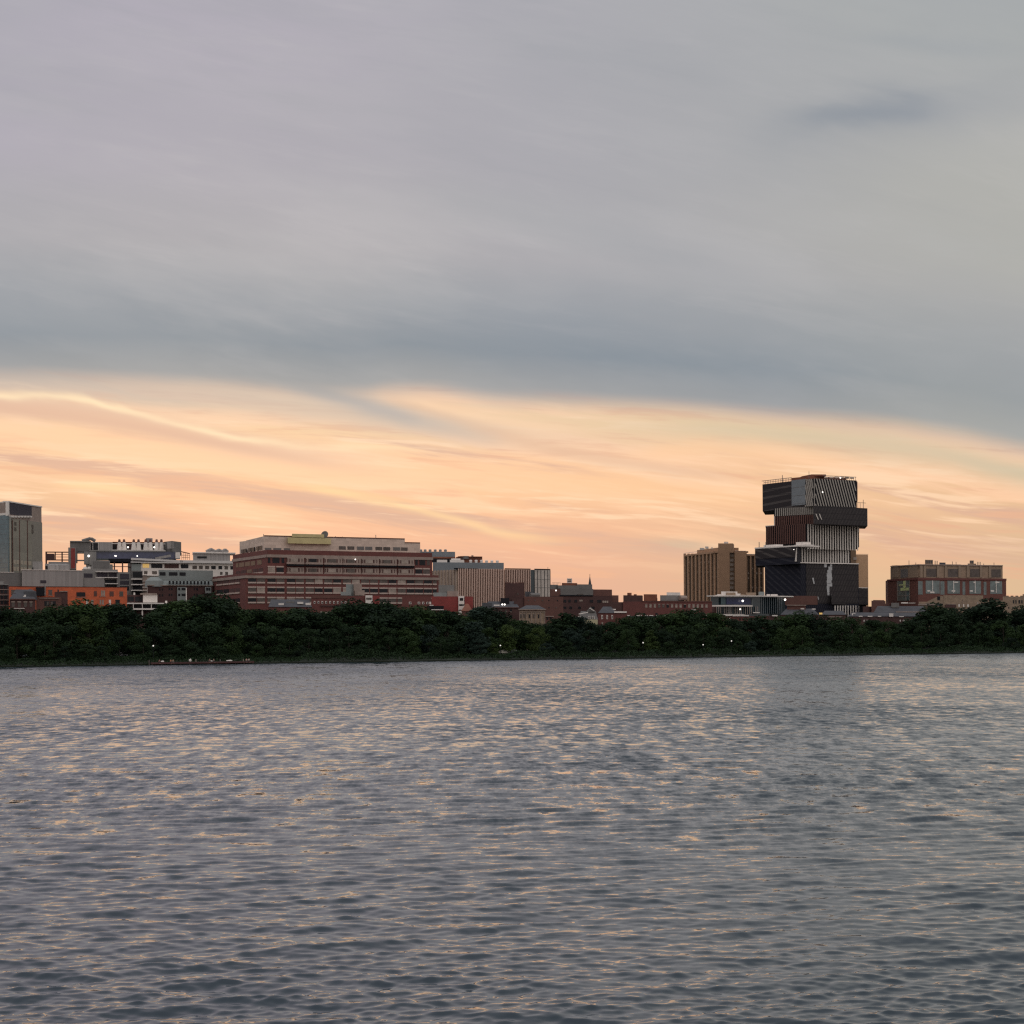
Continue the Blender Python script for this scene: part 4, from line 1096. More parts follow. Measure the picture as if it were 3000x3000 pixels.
def small_houses():
    r = thing('slate_house', 'small dark slate roofed house with two bright lamps on the roof', 'house', XY(1460, st(1460, 48)))
    f = street(1390, 1520, 48)
    with part(r, 'wall', M['brick_dark']) as mb: mb.pbox(f, 1440, 1520, 1779, None, 0, 12)
    with part(r, 'roof', M['roof']) as mb:
        u0, z = f.hit(1420, 1779); u1, _ = f.hit(1521, 1779); mb.gable(f, u0, u1, -.4, 12, z, z + 2.2, True, 1.5)
    with part(r, 'dormer', M['black']) as mb: mb.pbox(f, 1466, 1492, 1752, 1778, 3, 9)
    with part(r, 'skylight', M['white']) as mb:
        u, z = f.hit(1455, 1773, .8); mb.fbox(f, u - 1.2, u + 1.2, .6, 1.4, z - .3, z + .2)
    for x in (1471.5, 1478.5): wall_lamp(r, f, x, 1771, 1.0, .42)
    with part(r, 'cornice', M['brick_brown']) as mb: mb.pbox(f, 1440, 1520, 1779, 1781, -.5, 0)
    windows(r, f, [(1456, 1460), (1466, 1470), (1480, 1485), (1494, 1500)], 1785, 1792, [M['g_mid'], M['g_dark']], 0, .08, sill=(M['stone'], .2))
    with part(r, 'chimney', M['brick_dark']) as mb: mb.pbox(f, 1506, 1515, 1762, 1778, 3, 5)
    r = thing('gabled_house', 'dark brown house with a hipped roof just right of the white balcony bay', 'house', XY(1400, st(1400, 40)))
    f = street(1350, 1450, 40)
    with part(r, 'wall', M['brick_brown']) as mb: mb.pbox(f, 1352, 1384, 1790, None, 0, 10)
    with part(r, 'roof', M['roof_red']) as mb:
        u0, z = f.hit(1351, 1790); u1, _ = f.hit(1385, 1790); mb.gable(f, u0, u1, -.3, 10.3, z, z + 2.6, True, 1.8)
    with part(r, 'window', M['white']) as mb: mb.pbox(f, 1347, 1352, 1790, 1800, -.2, .3)
    with part(r, 'wall', M['roof']) as mb: mb.pbox(f, 1412, 1442, 1766, None, 3, 10)
    r = thing('stone_house', 'beige stone townhouse with a wide projecting cornice among the brick houses', 'house', XY(1560, st(1560, 38)))
    f = street(1520, 1600, 38)
    with part(r, 'wall', M['stone_tan']) as mb: mb.pbox(f, 1522, 1597, 1789, None, 0, 12)
    with part(r, 'cornice', M['stone']) as mb: mb.pbox(f, 1519, 1600, 1784.5, 1787, -.9, 12.2); mb.pbox(f, 1521, 1598, 1792, 1794, -.3, 0)
    with part(r, 'roof', M['roof']) as mb:
        u0, z = f.hit(1520, 1784.5); u1, _ = f.hit(1599, 1784.5); mb.gable(f, u0, u1, 0, 12, z, z + 1.4, True, 3)
    windows(r, f, [(1524, 1528.5), (1534, 1539), (1549, 1553.5), (1561, 1565.5), (1576, 1580)], 1800, 1811, [M['g_dark'], M['g_mid']], 0, .1, lintel=(M['stone'], .3))
    with part(r, 'pilaster', M['stone']) as mb:
        for x in (1521.5, 1530.5, 1541, 1556, 1568, 1583, 1595): mb.pbox(f, x, x + 1.6, 1794, None, -.25, 0)
    r = thing('bay_house', 'small grey roofed house with a pale yellow bay and white dormer windows', 'house', XY(1720, st(1720, 36)))
    f = street(1690, 1755, 38)
    with part(r, 'wall', mat('pale_yellow', (.52, .46, .30), vary=.06)) as mb: mb.pbox(f, 1708, 1751, 1815, None, -1.0, 8)
    with part(r, 'roof', M['greydark']) as mb:
        u0, z = f.hit(1695, 1815); u1, _ = f.hit(1752, 1815); z2 = f.hit(1720, 1790)[1]
        mb.hexa([f.pt(u0, -.6, z), f.pt(u1, -.6, z), f.pt(u1, 9, z), f.pt(u0, 9, z), f.pt(u0 + 1, 2, z2), f.pt(u1 - 1, 2, z2), f.pt(u1 - 1, 8, z2), f.pt(u0 + 1, 8, z2)])
    with part(r, 'gable', M['greydark']) as mb:
        u0, z = f.hit(1716, 1792); u1, _ = f.hit(1744, 1792); mb.gable(f, u0, u1, 1, 8, z, z + 1.8, False)
    with part(r, 'eave', M['white']) as mb:
        u0, z0 = f.hit(1696, 1799, -.4); u1, z1 = f.hit(1722, 1794, -.4); mb.tube(f.pt(u0, -.4, z0), f.pt(u1, -.4, z1), .22, .22, 4)
        u0, z0 = f.hit(1728, 1782, .5); u1, z1 = f.hit(1741, 1790, .5); mb.tube(f.pt(u0, .5, z0), f.pt(u1, .5, z1), .22, .22, 4)
    for x in (1697, 1726, 1738):
        o = windows(r, f, [(x - 3.6, x + 3.6)], 1805, 1814, M['white'], .2, 1.1, 'dormer')[0]
        mb = MB(); u, z = f.hit(x, 1809.5, -.9); mb.fbox(f, u - .26, u + .26, -.98, -.8, z - .42, z + .42); mb.build('pane', M['g_mid'], o)
    r = thing('brick_house', 'dark brick house with three tall white windows and a long white flat roof edge', 'house', XY(1780, st(1780, 38)))
    f = street(1752, 1842, 38)
    with part(r, 'wall', M['brick']) as mb: mb.pbox(f, 1753, 1838, 1796, None, 0, 11)
    with part(r, 'roof', M['roof']) as mb:
        u0, z = f.hit(1752, 1796); u1, _ = f.hit(1805, 1796); mb.gable(f, u0, u1, -.4, 11, z, z + 2.4, True, 2.2)
    with part(r, 'roof_edge', M['white']) as mb: mb.pbox(f, 1799, 1836, 1791, 1795.5, -.6, 8); mb.pbox(f, 1791, 1804, 1784, 1787, 3, 5)
    windows(r, f, [(1761.5, 1766.5), (1776.5, 1781), (1791.5, 1796)], 1802, 1814, M['white'], 0, .12)
    windows(r, f, [(1763, 1765.5), (1778, 1780), (1793, 1795)], 1804, 1812, M['g_mid'], -.13, .06)
    windows(r, f, [(1762.5, 1767), (1822, 1827)], 1823, 1834, M['g_pale'], 0, .1)
small_houses()

# --- dark brick complex with spire behind
def dark_complex():
    r = thing('brick_complex', 'dark brick block with stepped slate penthouses and a white roof box', 'building', XY(1700, st(1700, 110)))
    f = street(1612, 1815, 110)
    with part(r, 'wall', M['brick_dark']) as mb: mb.pbox(f, 1612, 1793, 1746, None, 0, 22)
    with part(r, 'wall', M['brick_brown']) as mb: mb.pbox(f, 1612, 1642, 1726, 1746, .5, 20)
    with part(r, 'penthouse', M['greydark']) as mb: mb.pbox(f, 1642, 1738, 1725, 1746, 1, 20)
    with part(r, 'penthouse', M['greydark']) as mb: mb.pbox(f, 1612, 1634, 1713, 1726, 4, 18); mb.pbox(f, 1634, 1696, 1715, 1725, 3, 18); mb.pbox(f, 1690, 1735, 1712, 1725, 4, 18)
    with part(r, 'penthouse', M['roof_red']) as mb: mb.pbox(f, 1646, 1691, 1708, 1715, 5, 16)
    with part(r, 'wall', M['brick_brown']) as mb: mb.pbox(f, 1735, 1793, 1727, 1746, 2, 20); mb.pbox(f, 1793, 1812, 1744, None, 2, 20)
    o = None
    with part(r, 'roof_box', M['white']) as mb: mb.pbox(f, 1661, 1676, 1694.5, 1709, 8, 13)
    with part(r, 'louvre', M['g_mid']) as mb: mb.pbox(f, 1663, 1674, 1697, 1700, 7.85, 8.1); mb.pbox(f, 1663, 1674, 1702, 1705, 7.85, 8.1)
    with part(r, 'rail', M['greydark']) as mb:
        for x in range(1617, 1645, 4): mb.pbox(f, x, x + .7, 1707, 1713, 4.2, 4.4)
        mb.pbox(f, 1617, 1642, 1707, 1707.8, 4.2, 4.4)
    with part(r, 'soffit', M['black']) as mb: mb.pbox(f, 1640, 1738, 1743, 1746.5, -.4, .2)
    windows(r, f, [(1693, 1709)], 1740, 1747, M['g_mid'], .6, .3)
    windows(r, f, [(1697, 1707)], 1757, 1762, M['g_pale'], 0, .1)
    windows(r, f, [(1651, 1659), (1665, 1672), (1683, 1691), (1728, 1738), (1750, 1762)], 1757, 1765, M['g_dark'], 0, .1)
    windows(r, f, [(1765, 1770), (1771, 1776), (1777, 1782)], 1760, 1766, M['g_pale'], 0, .1)
    windows(r, f, [(1651, 1659), (1668, 1676), (1694, 1702), (1730, 1742)], 1777, 1784, [M['g_dark']], 0, .1)
    wall_lamp(r, f, 1629, 1730, -.2, .45)
    r = thing('church_spire', 'thin dark church spire rising behind the dark brick block', 'spire', XY(1728.5, 640))
    s = XY(1728.5, 640)
    with part(r, 'spire', M['roof']) as mb: mb.cyl(s, 1.0, zz(1728, 1714, 640), zz(1728, 1688, 640), 8, .12)
    with part(r, 'tower', M['stone_tan']) as mb: mb.cyl(s, 1.3, GZ - 1, zz(1728, 1714, 640), 4)
    with part(r, 'cross', M['roof']) as mb:
        z = zz(1728, 1686, 640); mb.tube((s.x, s.y, z - 1), (s.x, s.y, z + .9), .12, .12, 4); mb.tube((s.x - .5, s.y, z + .3), (s.x + .5, s.y, z + .3), .1, .1, 4)
dark_complex()

def long_range():
    r = thing('brick_range', 'long low red brick building with a row of windows left of the tan apartment tower', 'building', XY(1960, st(1960, 85)))
    f = street(1786, 2100, 85)
    with part(r, 'wall', M['brick']) as mb: mb.pbox(f, 1825, 2086, 1763, None, 0, 18)
    with part(r, 'wall', M['brick_dark']) as mb: mb.pbox(f, 1826, 1882, 1744, None, .3, 16); mb.pbox(f, 1786, 1826, 1764, None, .5, 14)
    with part(r, 'parapet', M['brick_brown']) as mb: mb.pbox(f, 1882, 2086, 1760.5, 1763, -.3, 18)
    with part(r, 'plant_room', M['roof_red']) as mb: mb.pbox(f, 1886, 1925, 1741, 1760, 4, 12)
    with part(r, 'plant_room', M['concrete']) as mb: mb.pbox(f, 1934, 2004, 1744, 1760, 5, 12)
    with part(r, 'plant_room', M['white']) as mb: mb.pbox(f, 1953, 1993, 1735.5, 1744, 7, 12)
    with part(r, 'roof_tank', M['stone']) as mb:
        u, z = f.hit(1997, 1752, 4); mb.tube(f.pt(u - 1, 4, z), f.pt(u + 2.3, 4, z), 1.0, 1.0, 10)
    with part(r, 'roof_vent', M['roof_red']) as mb:
        u, z = f.hit(1844, 1741, 4); mb.cyl(f.pt(u, 4, 0), .9, z - .5, z + .6, 8); u, z = f.hit(1861, 1743, 4); mb.cyl(f.pt(u, 4, 0), .6, z - .2, z + .3, 8)
    sp = spans(1887, 2076, 15, .5)
    windows(r, f, sp, 1771, 1780, [M['g_mid'], M['g_mid'], M['g_pale'], M['g_dark']], 0, .1, lintel=(M['stone'], .25))
    windows(r, f, [(1884, 1890), (1920, 1927)], 1796, 1801, M['g_dark'], 0, .1)
    with part(r, 'skylight', M['white']) as mb:
        u, z = f.hit(2031, 1786, -1); mb.cyl(f.pt(u, -1, 0), 1.0, z - .3, z + .25, 12)
    with part(r, 'rail', M['black']) as mb: mb.pbox(f, 1924, 1926, 1752, 1762, 0, .4)
long_range()

# --- row houses peeping over the trees on the right half
def peeping_rows():
    ff = street(1836, 1945, 36)
    r = thing('row_house', 'low brick row house with short white cornices beside the tall white windows', 'house', XY(1890, st(1890, 30)))
    with part(r, 'wall', M['brick_brown']) as mb: mb.pbox(ff, 1838, 1990, 1808, None, 0, 10)
    with part(r, 'roof', M['roof']) as mb: mb.pbox(ff, 1837, 1991, 1804, 1808, -.3, 10)
    with part(r, 'cornice', M['white']) as mb:
        for a, b in ((1838, 1845), (1864, 1880), (1890, 1898), (1902, 1914), (1922, 1932), (1938, 1950), (1971, 1978)): mb.pbox(ff, a, b, 1802, 1804.5, -.7, .5)
    windows(r, ff, [(1921, 1926), (1967, 1972)], 1812, 1818, M['white'], 0, .1)
    windows(r, ff, [(1921, 1925)], 1830, 1836, M['white'], 0, .1)
    r = thing('row_house', 'brick row house with a long ragged white roof edge below the curved glass building', 'house', XY(2130, st(2130, 30)))
    ff = street(2060, 2290, 36)
    with part(r, 'wall', M['brick']) as mb: mb.pbox(ff, 2062, 2250, 1805, None, 0, 10)
    with part(r, 'roof_edge', M['white']) as mb:
        for a, b, y in ((2063, 2080, 1800), (2078, 2100, 1801), (2099, 2112, 1800), (2112, 2145, 1801), (2146, 2170, 1802), (2168, 2194, 1802), (2262, 2278, 1802)): mb.pbox(ff, a, b, y, y + 3.4, -.6, 4)
    windows(r, ff, [(2136, 2140), (2234, 2237)], 1810, 1816, M['white'], 0, .1)
    windows(r, ff, [(2110, 2114), (2166, 2170), (2196, 2200)], 1811, 1817, M['g_dark'], 0, .1)
    windows(r, ff, [(2167, 2171)], 1830, 1833, M['white'], 0, .1)
    with part(r, 'wall', M['brick_dark']) as mb: mb.pbox(ff, 2246, 2290, 1804, None, .3, 10)
    r = thing('row_house', 'dark row house with a small orange lit window at the stacked tower foot', 'house', XY(2380, st(2380, 34)))
    ff = street(2285, 2480, 37)
    with part(r, 'wall', M['brick_dark']) as mb: mb.pbox(ff, 2286, 2480, 1801, None, 0, 10)
    with part(r, 'roof', M['roof']) as mb:
        u0, z = ff.hit(2286, 1801); u1, _ = ff.hit(2400, 1801); mb.gable(ff, u0, u1, -.4, 10, z, z + 2.4, True, 3)
        u0, z = ff.hit(2405, 1801); u1, _ = ff.hit(2480, 1801); mb.gable(ff, u0, u1, -.4, 10, z, z + 1.6, True, 2)
    with part(r, 'cornice', M['stone']) as mb: mb.pbox(ff, 2304, 2362, 1772, 1774, 3, 4); mb.pbox(ff, 2424, 2468, 1806, 1808.5, -.6, .3)
    with part(r, 'upper_wall', M['brick_brown']) as mb: mb.pbox(ff, 2306, 2360, 1774, 1801, 4, 9)
    with part(r, 'skylight', M['white']) as mb:
        for x, y in ((2351, 1783), (2384, 1784)):
            u, z = ff.hit(x, y, .5); mb.fbox(ff, u - .9, u + .9, 0, 1.5, z - .25, z + .15)
    with part(r, 'lit_window', M['g_lit']) as mb: mb.pbox(ff, 2400, 2409, 1795, 1800, -.1, .2)
    r = thing('row_house', 'dark slate row houses with small white dormers left of the brick and glass hall', 'house', XY(2580, st(2580, 34)))
    ff = street(2480, 2730, 37)
    with part(r, 'wall', M['brick_dark']) as mb: mb.pbox(ff, 2484, 2700, 1806, None, 0, 10)
    with part(r, 'roof', M['roof']) as mb:
        u0, z = ff.hit(2484, 1806); u1, _ = ff.hit(2700, 1806); mb.gable(ff, u0, u1, -.4, 10, z, z + 1.6, True, 2)
    with part(r, 'dormer', M['white']) as mb:
        for a, b, y0, y1 in ((2516, 2527, 1804, 1807), (2542, 2556, 1804, 1807), (2572, 2582, 1804, 1807), (2605, 2617, 1797, 1807), (2634, 2648, 1805, 1807.5)): mb.pbox(ff, a, b, y0, y1, -.7, 2)
    windows(r, ff, [(2530, 2534), (2539, 2542), (2636, 2639), (2645, 2651)], 1816, 1821, M['white'], 0, .1)
    with part(r, 'chimney', M['white']) as mb: mb.pbox(ff, 2496, 2499, 1796, 1807, 1, 1.6); mb.pbox(ff, 2499, 2506, 1796, 1798, 1, 1.6)
peeping_rows()
# --- tan apartment tower (two wings round a core), seen again to the right of the stacked tower
def tan_tower():
    r = thing('apartment_tower', 'tan brick apartment tower with ribbed wings and plain core left of the stacked tower', 'tower', XY(2100, 600))
    f = face(2104, 600, 2560, 618); fw = face(2001, 630, 2104, 602)
    T = M['tan']
    def wing(f, a, b, top, w, n):
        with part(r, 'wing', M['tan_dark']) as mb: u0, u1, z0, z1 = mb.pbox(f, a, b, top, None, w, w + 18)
        with part(r, 'pier', T) as mb:
            for i in range(n + 1):
                x = a + (b - a) * i / n; mb.pbox(f, x - 1.6, x + 1.6, top, None, w - .9, w)
        with part(r, 'parapet', T) as mb: mb.pbox(f, a - 1, b + 1, top - 2, top + 3, w - 1, w + 18)
        for i in range(n):
            x = a + (b - a) * (i + .5) / n
            ys = [y for y in range(int(top + 8), 1745, 14)]
            mb = MB(); mb.pbox(f, x - 1.7, x + 1.7, top + 6, None, w - .12, w + .1); o = mb.build('window_strip', mat('brown_window', (.075, .055, .042), .5, .5, 1.2, spec=.1), r)
            for y in ys:
                if rnd.random() < .35: mb = MB(); mb.pbox(f, x - 1.7, x + .6, y + 1, y + 6, w - .16, w + .05); mb.build('blind', M['g_pale'], o)
    wing(fw, 2004, 2103, 1622, 0, 9)
    with part(r, 'roof_storey', T) as mb: mb.pbox(fw, 2042, 2104, 1608, 1622, 3, 16)
    with part(r, 'core', T) as mb: mb.pbox(f, 2104, 2137, 1592, None, -2, 16); mb.pbox(f, 2137, 2148, 1592, 1619, -2, 16)
    with part(r, 'core', T) as mb: mb.pbox(f, 2152, 2186, 1617, None, -1, 14)
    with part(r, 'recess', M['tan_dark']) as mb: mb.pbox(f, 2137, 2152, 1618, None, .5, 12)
    windows(r, f, [(2139.5, 2149)], 1622, 1631, M['g_pale'], .5, .1)
    for i in range(7): windows(r, f, [(2138.5, 2149.5)], 1637 + i * 13.4, 1645 + i * 13.4, M['g_pale'], .5, .1)
    wing(f, 2187, 2236, 1626, 1, 4)
    with part(r, 'roof_unit', M['white']) as mb:
        for a, b, y in ((2050, 2063, 1605), (2121, 2133, 1587), (2066, 2075, 1601), (2084, 2087, 1603)): mb.pbox(f, a, b, y, y + 6, 6, 10)
    with part(r, 'rail', M['white']) as mb:
        mb.pbox(fw, 2003, 2042, 1618, 1619, -.8, -.6); mb.pbox(f, 2153, 2186, 1613.5, 1614.5, -.8, -.6); mb.pbox(f, 2186, 2214, 1623, 1624, 0, .3)
    r2 = thing('apartment_tower', 'plain tan brick tower half hidden behind the right side of the stacked black tower', 'tower', XY(2520, 640))
    with part(r2, 'wall', mat('light_tan_brick', (.56, .35, .21), vary=.08)) as mb: mb.pbox(f, 2486, 2543, 1625, None, 3, 18)
    with part(r2, 'wall', M['tan_dark']) as mb: mb.pbox(f, 2484, 2508, 1606, 1650, 2, 16)
    with part(r2, 'rail', M['greydark']) as mb: mb.pbox(f, 2486, 2543, 1623, 1624, 3, 3.3)
    windows(r2, f, [(2500, 2510)], 1632, 1640, M['g_pale'], 2, .3)
tan_tower()

# --- curved glass pavilion
def curved_pavilion():
    r = thing('glass_pavilion', 'low rounded dark glass building with white roof slab at the foot of the tan tower', 'building', XY(2180, st(2180, 120)))
    f = street(2070, 2330, 120)
    def arc(p0, p1, bulge, n=18):
        u0, u1 = f.hit(p0, 1760)[0], f.hit(p1, 1760)[0]
        out = []
        for i in range(n + 1):
            t = i / n; out.append((u0 + (u1 - u0) * t, -bulge * (1 - abs(2 * t - 1) ** 2.6)))
        return out
    def slab(mb, pts, z0, z1, back=14):
        P = [Vector(f.pt(u, w, 0)[:2]) for u, w in pts]
        P += [Vector(f.pt(pts[-1][0], back, 0)[:2]), Vector(f.pt(pts[0][0], back, 0)[:2])]
        mb.prism(P, z0, z1)
    Z = lambda py: f.hit(2180, py, -3)[1]
    with part(r, 'glass_wall', M['g_navy']) as mb: slab(mb, arc(2082, 2300, 4), GZ - 1, Z(1748.5))
    with part(r, 'glass_wall', mat('dim_blue_glass', (.028, .034, .085), .15, .3, spec=.3)) as mb: mb.pbox(f, 2128, 2200, 1751, 1771, -4.25, -3)
    with part(r, 'glass_wall', mat('dim_teal_glass', (.045, .075, .085), .15, .3, spec=.3)) as mb: mb.pbox(f, 2112, 2126, 1750, 1771, -4.0, -3)
    with part(r, 'roof_slab', M['white']) as mb: slab(mb, arc(2070, 2325, 7), Z(1748), Z(1745))
    with part(r, 'terrace_slab', M['white']) as mb: slab(mb, arc(2080, 2223, 7.5), Z(1777.5), Z(1773))
    with part(r, 'terrace_slab', M['white']) as mb: mb.pbox(f, 2206, 2226, 1793.5, 1796, -6, -2)
    with part(r, 'plinth', M['white']) as mb: slab(mb, arc(2082, 2200, 7), Z(1801.5), Z(1799.5))
    with part(r, 'base_wall', M['brick_dark']) as mb: mb.pbox(f, 2083, 2098, 1777, None, -4.6, -2)
    for i, x in enumerate(range(2100, 2222, 6)):
        if i % 5 == 3: continue
        with part(r, 'column', M['stone']) as mb: u = f.hit(x, 1785)[0]; mb.fbox(f, u - .15, u + .15, -5.6, -5.2, Z(1799), Z(1777))
    with part(r, 'mullion', M['greyblue']) as mb:
        for x in range(2230, 2292, 6): mb.pbox(f, x, x + .8, 1750, 1798, -4.15, -3.2)
        mb.pbox(f, 2202, 2204, 1752, 1772, -4.5, -4)
    if True:
        for a, b, y in ((2113, 2160, 1733), (2101, 2112, 1741), (2158, 2170, 1739), (2222, 2240, 1735), (2246, 2256, 1741), (2258, 2278, 1741), (2096, 2102, 1743)):
            with part(r, 'roof_unit', M['white']) as mb: mb.pbox(f, a, b, y, 1745.5, 0, 5)
    for a, b, y in ((2128, 2155, 1736), (2186, 2215, 1736), (2170, 2184, 1741)):
        with part(r, 'roof_unit', M['stone_tan']) as mb: mb.pbox(f, a, b, y, 1745.5, -.6, 4)
    with part(r, 'roof_unit', M['copper']) as mb: mb.pbox(f, 2223, 2239, 1733.5, 1744, -.8, -.1)
    for x, y, s in ((2176, 1760.5, .7), (2168.5, 1785, .5), (2300, 1757, .7)): wall_lamp(r, f, x, y, -5.2, s)
curved_pavilion()

# --- the stacked black and white tower
def scale_mat(name, base, line, freq=0.75, tilt=0.35):
    if name in MATS: return MATS[name]
    m, b = new_mat(name)
    x, y, z = sepxyz(geo_pos())
    a = S.math('FRACT', (x + y * 0.6 + z * tilt) * freq)
    h = S.math('FRACT', z * .33)
    k = S.math('MULTIPLY', S.math('LESS_THAN', a, .32), S.math('GREATER_THAN', h, .12))
    c = mix(k, (*base, 1), (*line, 1))
    c = mix(noise(geo_pos(), .25, 3) * .5, c, (base[0] * .6, base[1] * .6, base[2] * .7, 1))
    link(c, b.inputs['Base Color']); b.inputs['Roughness'].default_value = .6; b.inputs['Specular IOR Level'].default_value = .08
    MATS[name] = m
    return m

def stacked_tower():
    r = thing('stacked_tower', 'tall tower of shifted black, white and brown striped boxes piled like books', 'tower', XY(2387, 565))
    D = scale_mat('black_scales', (.042, .037, .039), (.110, .098, .094))
    DB = scale_mat('navy_scales', (.021, .022, .033), (.048, .048, .060), .6, .5)
    BK = M['black']; WF = mat('white_fin', (.70, .64, .585), vary=.06); BF = mat('brown_fin', (.135, .062, .050), vary=.1); GF = mat('grey_fin', (.36, .325, .29), vary=.06)
    Yc = 560.0
    def block(name, pl, yl, pc, yc, pr, yr, top, bot, m, depth=34):
        """Box with a visible left face (pl-pc) and right face (pc-pr); top and bot are rows over the corner."""
        a, c, b = XY(pl, yl, 1600), XY(pc, yc, 1600), XY(pr, yr, 1600)
        z1 = zz(pc, top, yc); z0 = zz(pc, bot, yc) if bot else GZ - 1
        d = Vector((a.x + b.x - c.x, a.y + b.y - c.y))
        d = Vector(((a.x + b.x) / 2, max(a.y, b.y) + depth))
        mb = MB(); mb.prism([a, c, b, Vector((b.x * (b.y + depth) / b.y - 1.5, b.y + depth)), Vector((a.x * (a.y + depth) / a.y + 1.5, a.y + depth))], z0, z1)
        o = mb.build(name, m, r)
        return Face(a, c), Face(c, b), z0, z1, o
    def fins(f, p0, p1, n, z0, z1, m, w=.5, d=.7, lean=0.0, name='fins', parent=None):
        u0, u1 = f.hit(p0, 1600)[0], f.hit(p1, 1600)[0]
        mb = MB()
        for i in range(n):
            u = u0 + (u1 - u0) * (i + .5) / n
            a0, a1 = u + lean / 2, u - lean / 2
            mb.hexa([f.pt(a0 - w / 2, -d, z0), f.pt(a0 + w / 2, -d, z0), f.pt(a0 + w / 2, -.003, z0), f.pt(a0 - w / 2, -.003, z0),
                     f.pt(a1 - w / 2, -d, z1), f.pt(a1 + w / 2, -d, z1), f.pt(a1 + w / 2, -.003, z1), f.pt(a1 - w / 2, -.003, z1)])
        return mb.build(name, m, r)
    # base: dark blue left mass and dark right mass
    L, Rr, z0, z1, o = block('base_block', 2240, 548, 2345, 541, 2515, 553, 1650, None, DB)
    with part(r, 'scale_cladding', D) as mb: u0 = Rr.hit(2362, 1700)[0]; u1 = Rr.hit(2514, 1700)[0]; mb.fbox(Rr, u0, u1, -.25, -.002, Rr.hit(2400, 1768)[1], z1 - .4)
    with part(r, 'roof_slab', M['white']) as mb: mb.fbox(Rr, -1, Rr.L + .3, -1.2, 6, z1, z1 + .55)
    # white jagged slit windows
    zig = [(1652, 2415, 2422), (1652, 2432, 2438), (1660, 2427, 2438), (1670, 2424, 2436), (1680, 2422, 2437), (1690, 2423, 2438), (1700, 2422, 2436), (1708, 2423, 2438), (1716, 2422, 2430), (1726, 2423, 2430), (1734, 2424, 2430)]
    with part(r, 'slit_window', mat('pale_slit', (.46, .46, .47), .4, .12, .5)) as mb:
        for y, a, b in zig: mb.pbox(Rr, a, b, y, y + 10, -.5, -.2)
    for y0, y1, a, b, dxx in ((1693, 1710, 2379, 2384, 4), (1742, 1760, 2434, 2438, 4), (1748, 1757, 2395, 2398, 2)):
        mb = MB(); ua, za = Rr.hit(a, y0); ub = Rr.hit(b, y0)[0]; uc, zc = Rr.hit(a + dxx, y1); ud = Rr.hit(b + dxx - 1, y1)[0]
        mb.hexa([Rr.pt(uc, -.5, zc), Rr.pt(ud, -.5, zc), Rr.pt(ud, -.1, zc), Rr.pt(uc, -.1, zc), Rr.pt(ua, -.5, za), Rr.pt(ub, -.5, za), Rr.pt(ub, -.1, za), Rr.pt(ua, -.1, za)])
        mb.build('slit_window', MATS['pale_slit'], r)
    # lower right wing with columns under it
    fw = Face(XY(2435, 545), XY(2543, 558))
    with part(r, 'wing_block', D) as mb: mb.pbox(fw, 2514, 2543, 1723, 1771, 0, 26); mb.pbox(fw, 2436, 2515, 1742, 1771, .2, 20)
    with part(r, 'wing_roof', M['white']) as mb: mb.pbox(fw, 2514, 2543, 1721, 1723, -.4, 26)
    with part(r, 'undercroft', BK) as mb: mb.pbox(fw, 2440, 2538, 1771, None, 4, 22)
    with part(r, 'column', WF) as mb:
        for i in range(10): x = 2445 + i * 7.6; mb.pbox(fw, x, x + 3.4, 1774, None, -3.2, -2.4)
    with part(r, 'brown_band', BF) as mb: u0 = L.hit(2300, 1755)[0]; mb.fbox(L, u0, L.L, -.3, 0, L.hit(2320, 1772)[1], L.hit(2320, 1746)[1]); mb.fbox(Rr, -.2, Rr.hit(2395, 1755)[0], -.3, 0, L.hit(2320, 1772)[1], L.hit(2320, 1746)[1])
    # terrace block to the left
    L4, R4, z0, z1, o = block('terrace_block', 2213, 551, 2337, 538, 2346, 541, 1601, 1652, DB, 30)
    with part(r, 'terrace_roof', M['white']) as mb: mb.fbox(L4, -.3, L4.L, -.3, 16, z1, z1 + .7)
    with part(r, 'scale_cladding', D) as mb: mb.fbox(L4, 0, L4.L, -.3, -.002, z1 - 5.5, z1)
    with part(r, 'roof_unit', M['white']) as mb:
        mb.pbox(L4, 2237, 2274, 1596, 1604, 3, 8)
    with part(r, 'roof_unit', M['white']) as mb: mb.pbox(L4, 2332, 2352, 1588, 1601, 3, 9); mb.pbox(L4, 2326, 2360, 1596, 1602, 2.5, 9)
    with part(r, 'mast', M['greydark']) as mb: u, z = L4.hit(2224, 1588, 3); mb.cyl(L4.pt(u, 3, 0), .2, z1, z, 6); u, z = L4.hit(2243, 1588, 3); mb.cyl(L4.pt(u, 3, 0), .12, z1, z, 6)
    with part(r, 'slit_window', WF) as mb:
        u, za = L4.hit(2332, 1645); zb = L4.hit(2336, 1605)[1]
        mb.hexa([L4.pt(u - .4, -.5, za), L4.pt(u + 1.0, -.5, za), L4.pt(u + 1.0, -.31, za), L4.pt(u - .4, -.31, za), L4.pt(u + .9, -.5, zb), L4.pt(u + 1.1, -.5, zb), L4.pt(u + 1.1, -.31, zb), L4.pt(u + .9, -.31, zb)])
    # white striped storeys
    L5, R5, z0, z1, o = block('striped_block', 2300, 566, 2338, 556, 2492, 566, 1600, 1648.5, BK, 26)
    fins(R5, 2339, 2489, 20, z0 + .3, z1, WF, 1.05, .8)
    # brown / white middle block
    L3, R3, z0, z1, o = block('striped_block', 2244, 564, 2363, 553, 2517, 567, 1535, 1597, BK, 32)
    fins(L3, 2245, 2361, 21, z0 - .2 + 1.2, z1, BF, .62, .7)
    fins(R3, 2364, 2516, 21, z0 - 2, z1, WF, 1.0, .8)
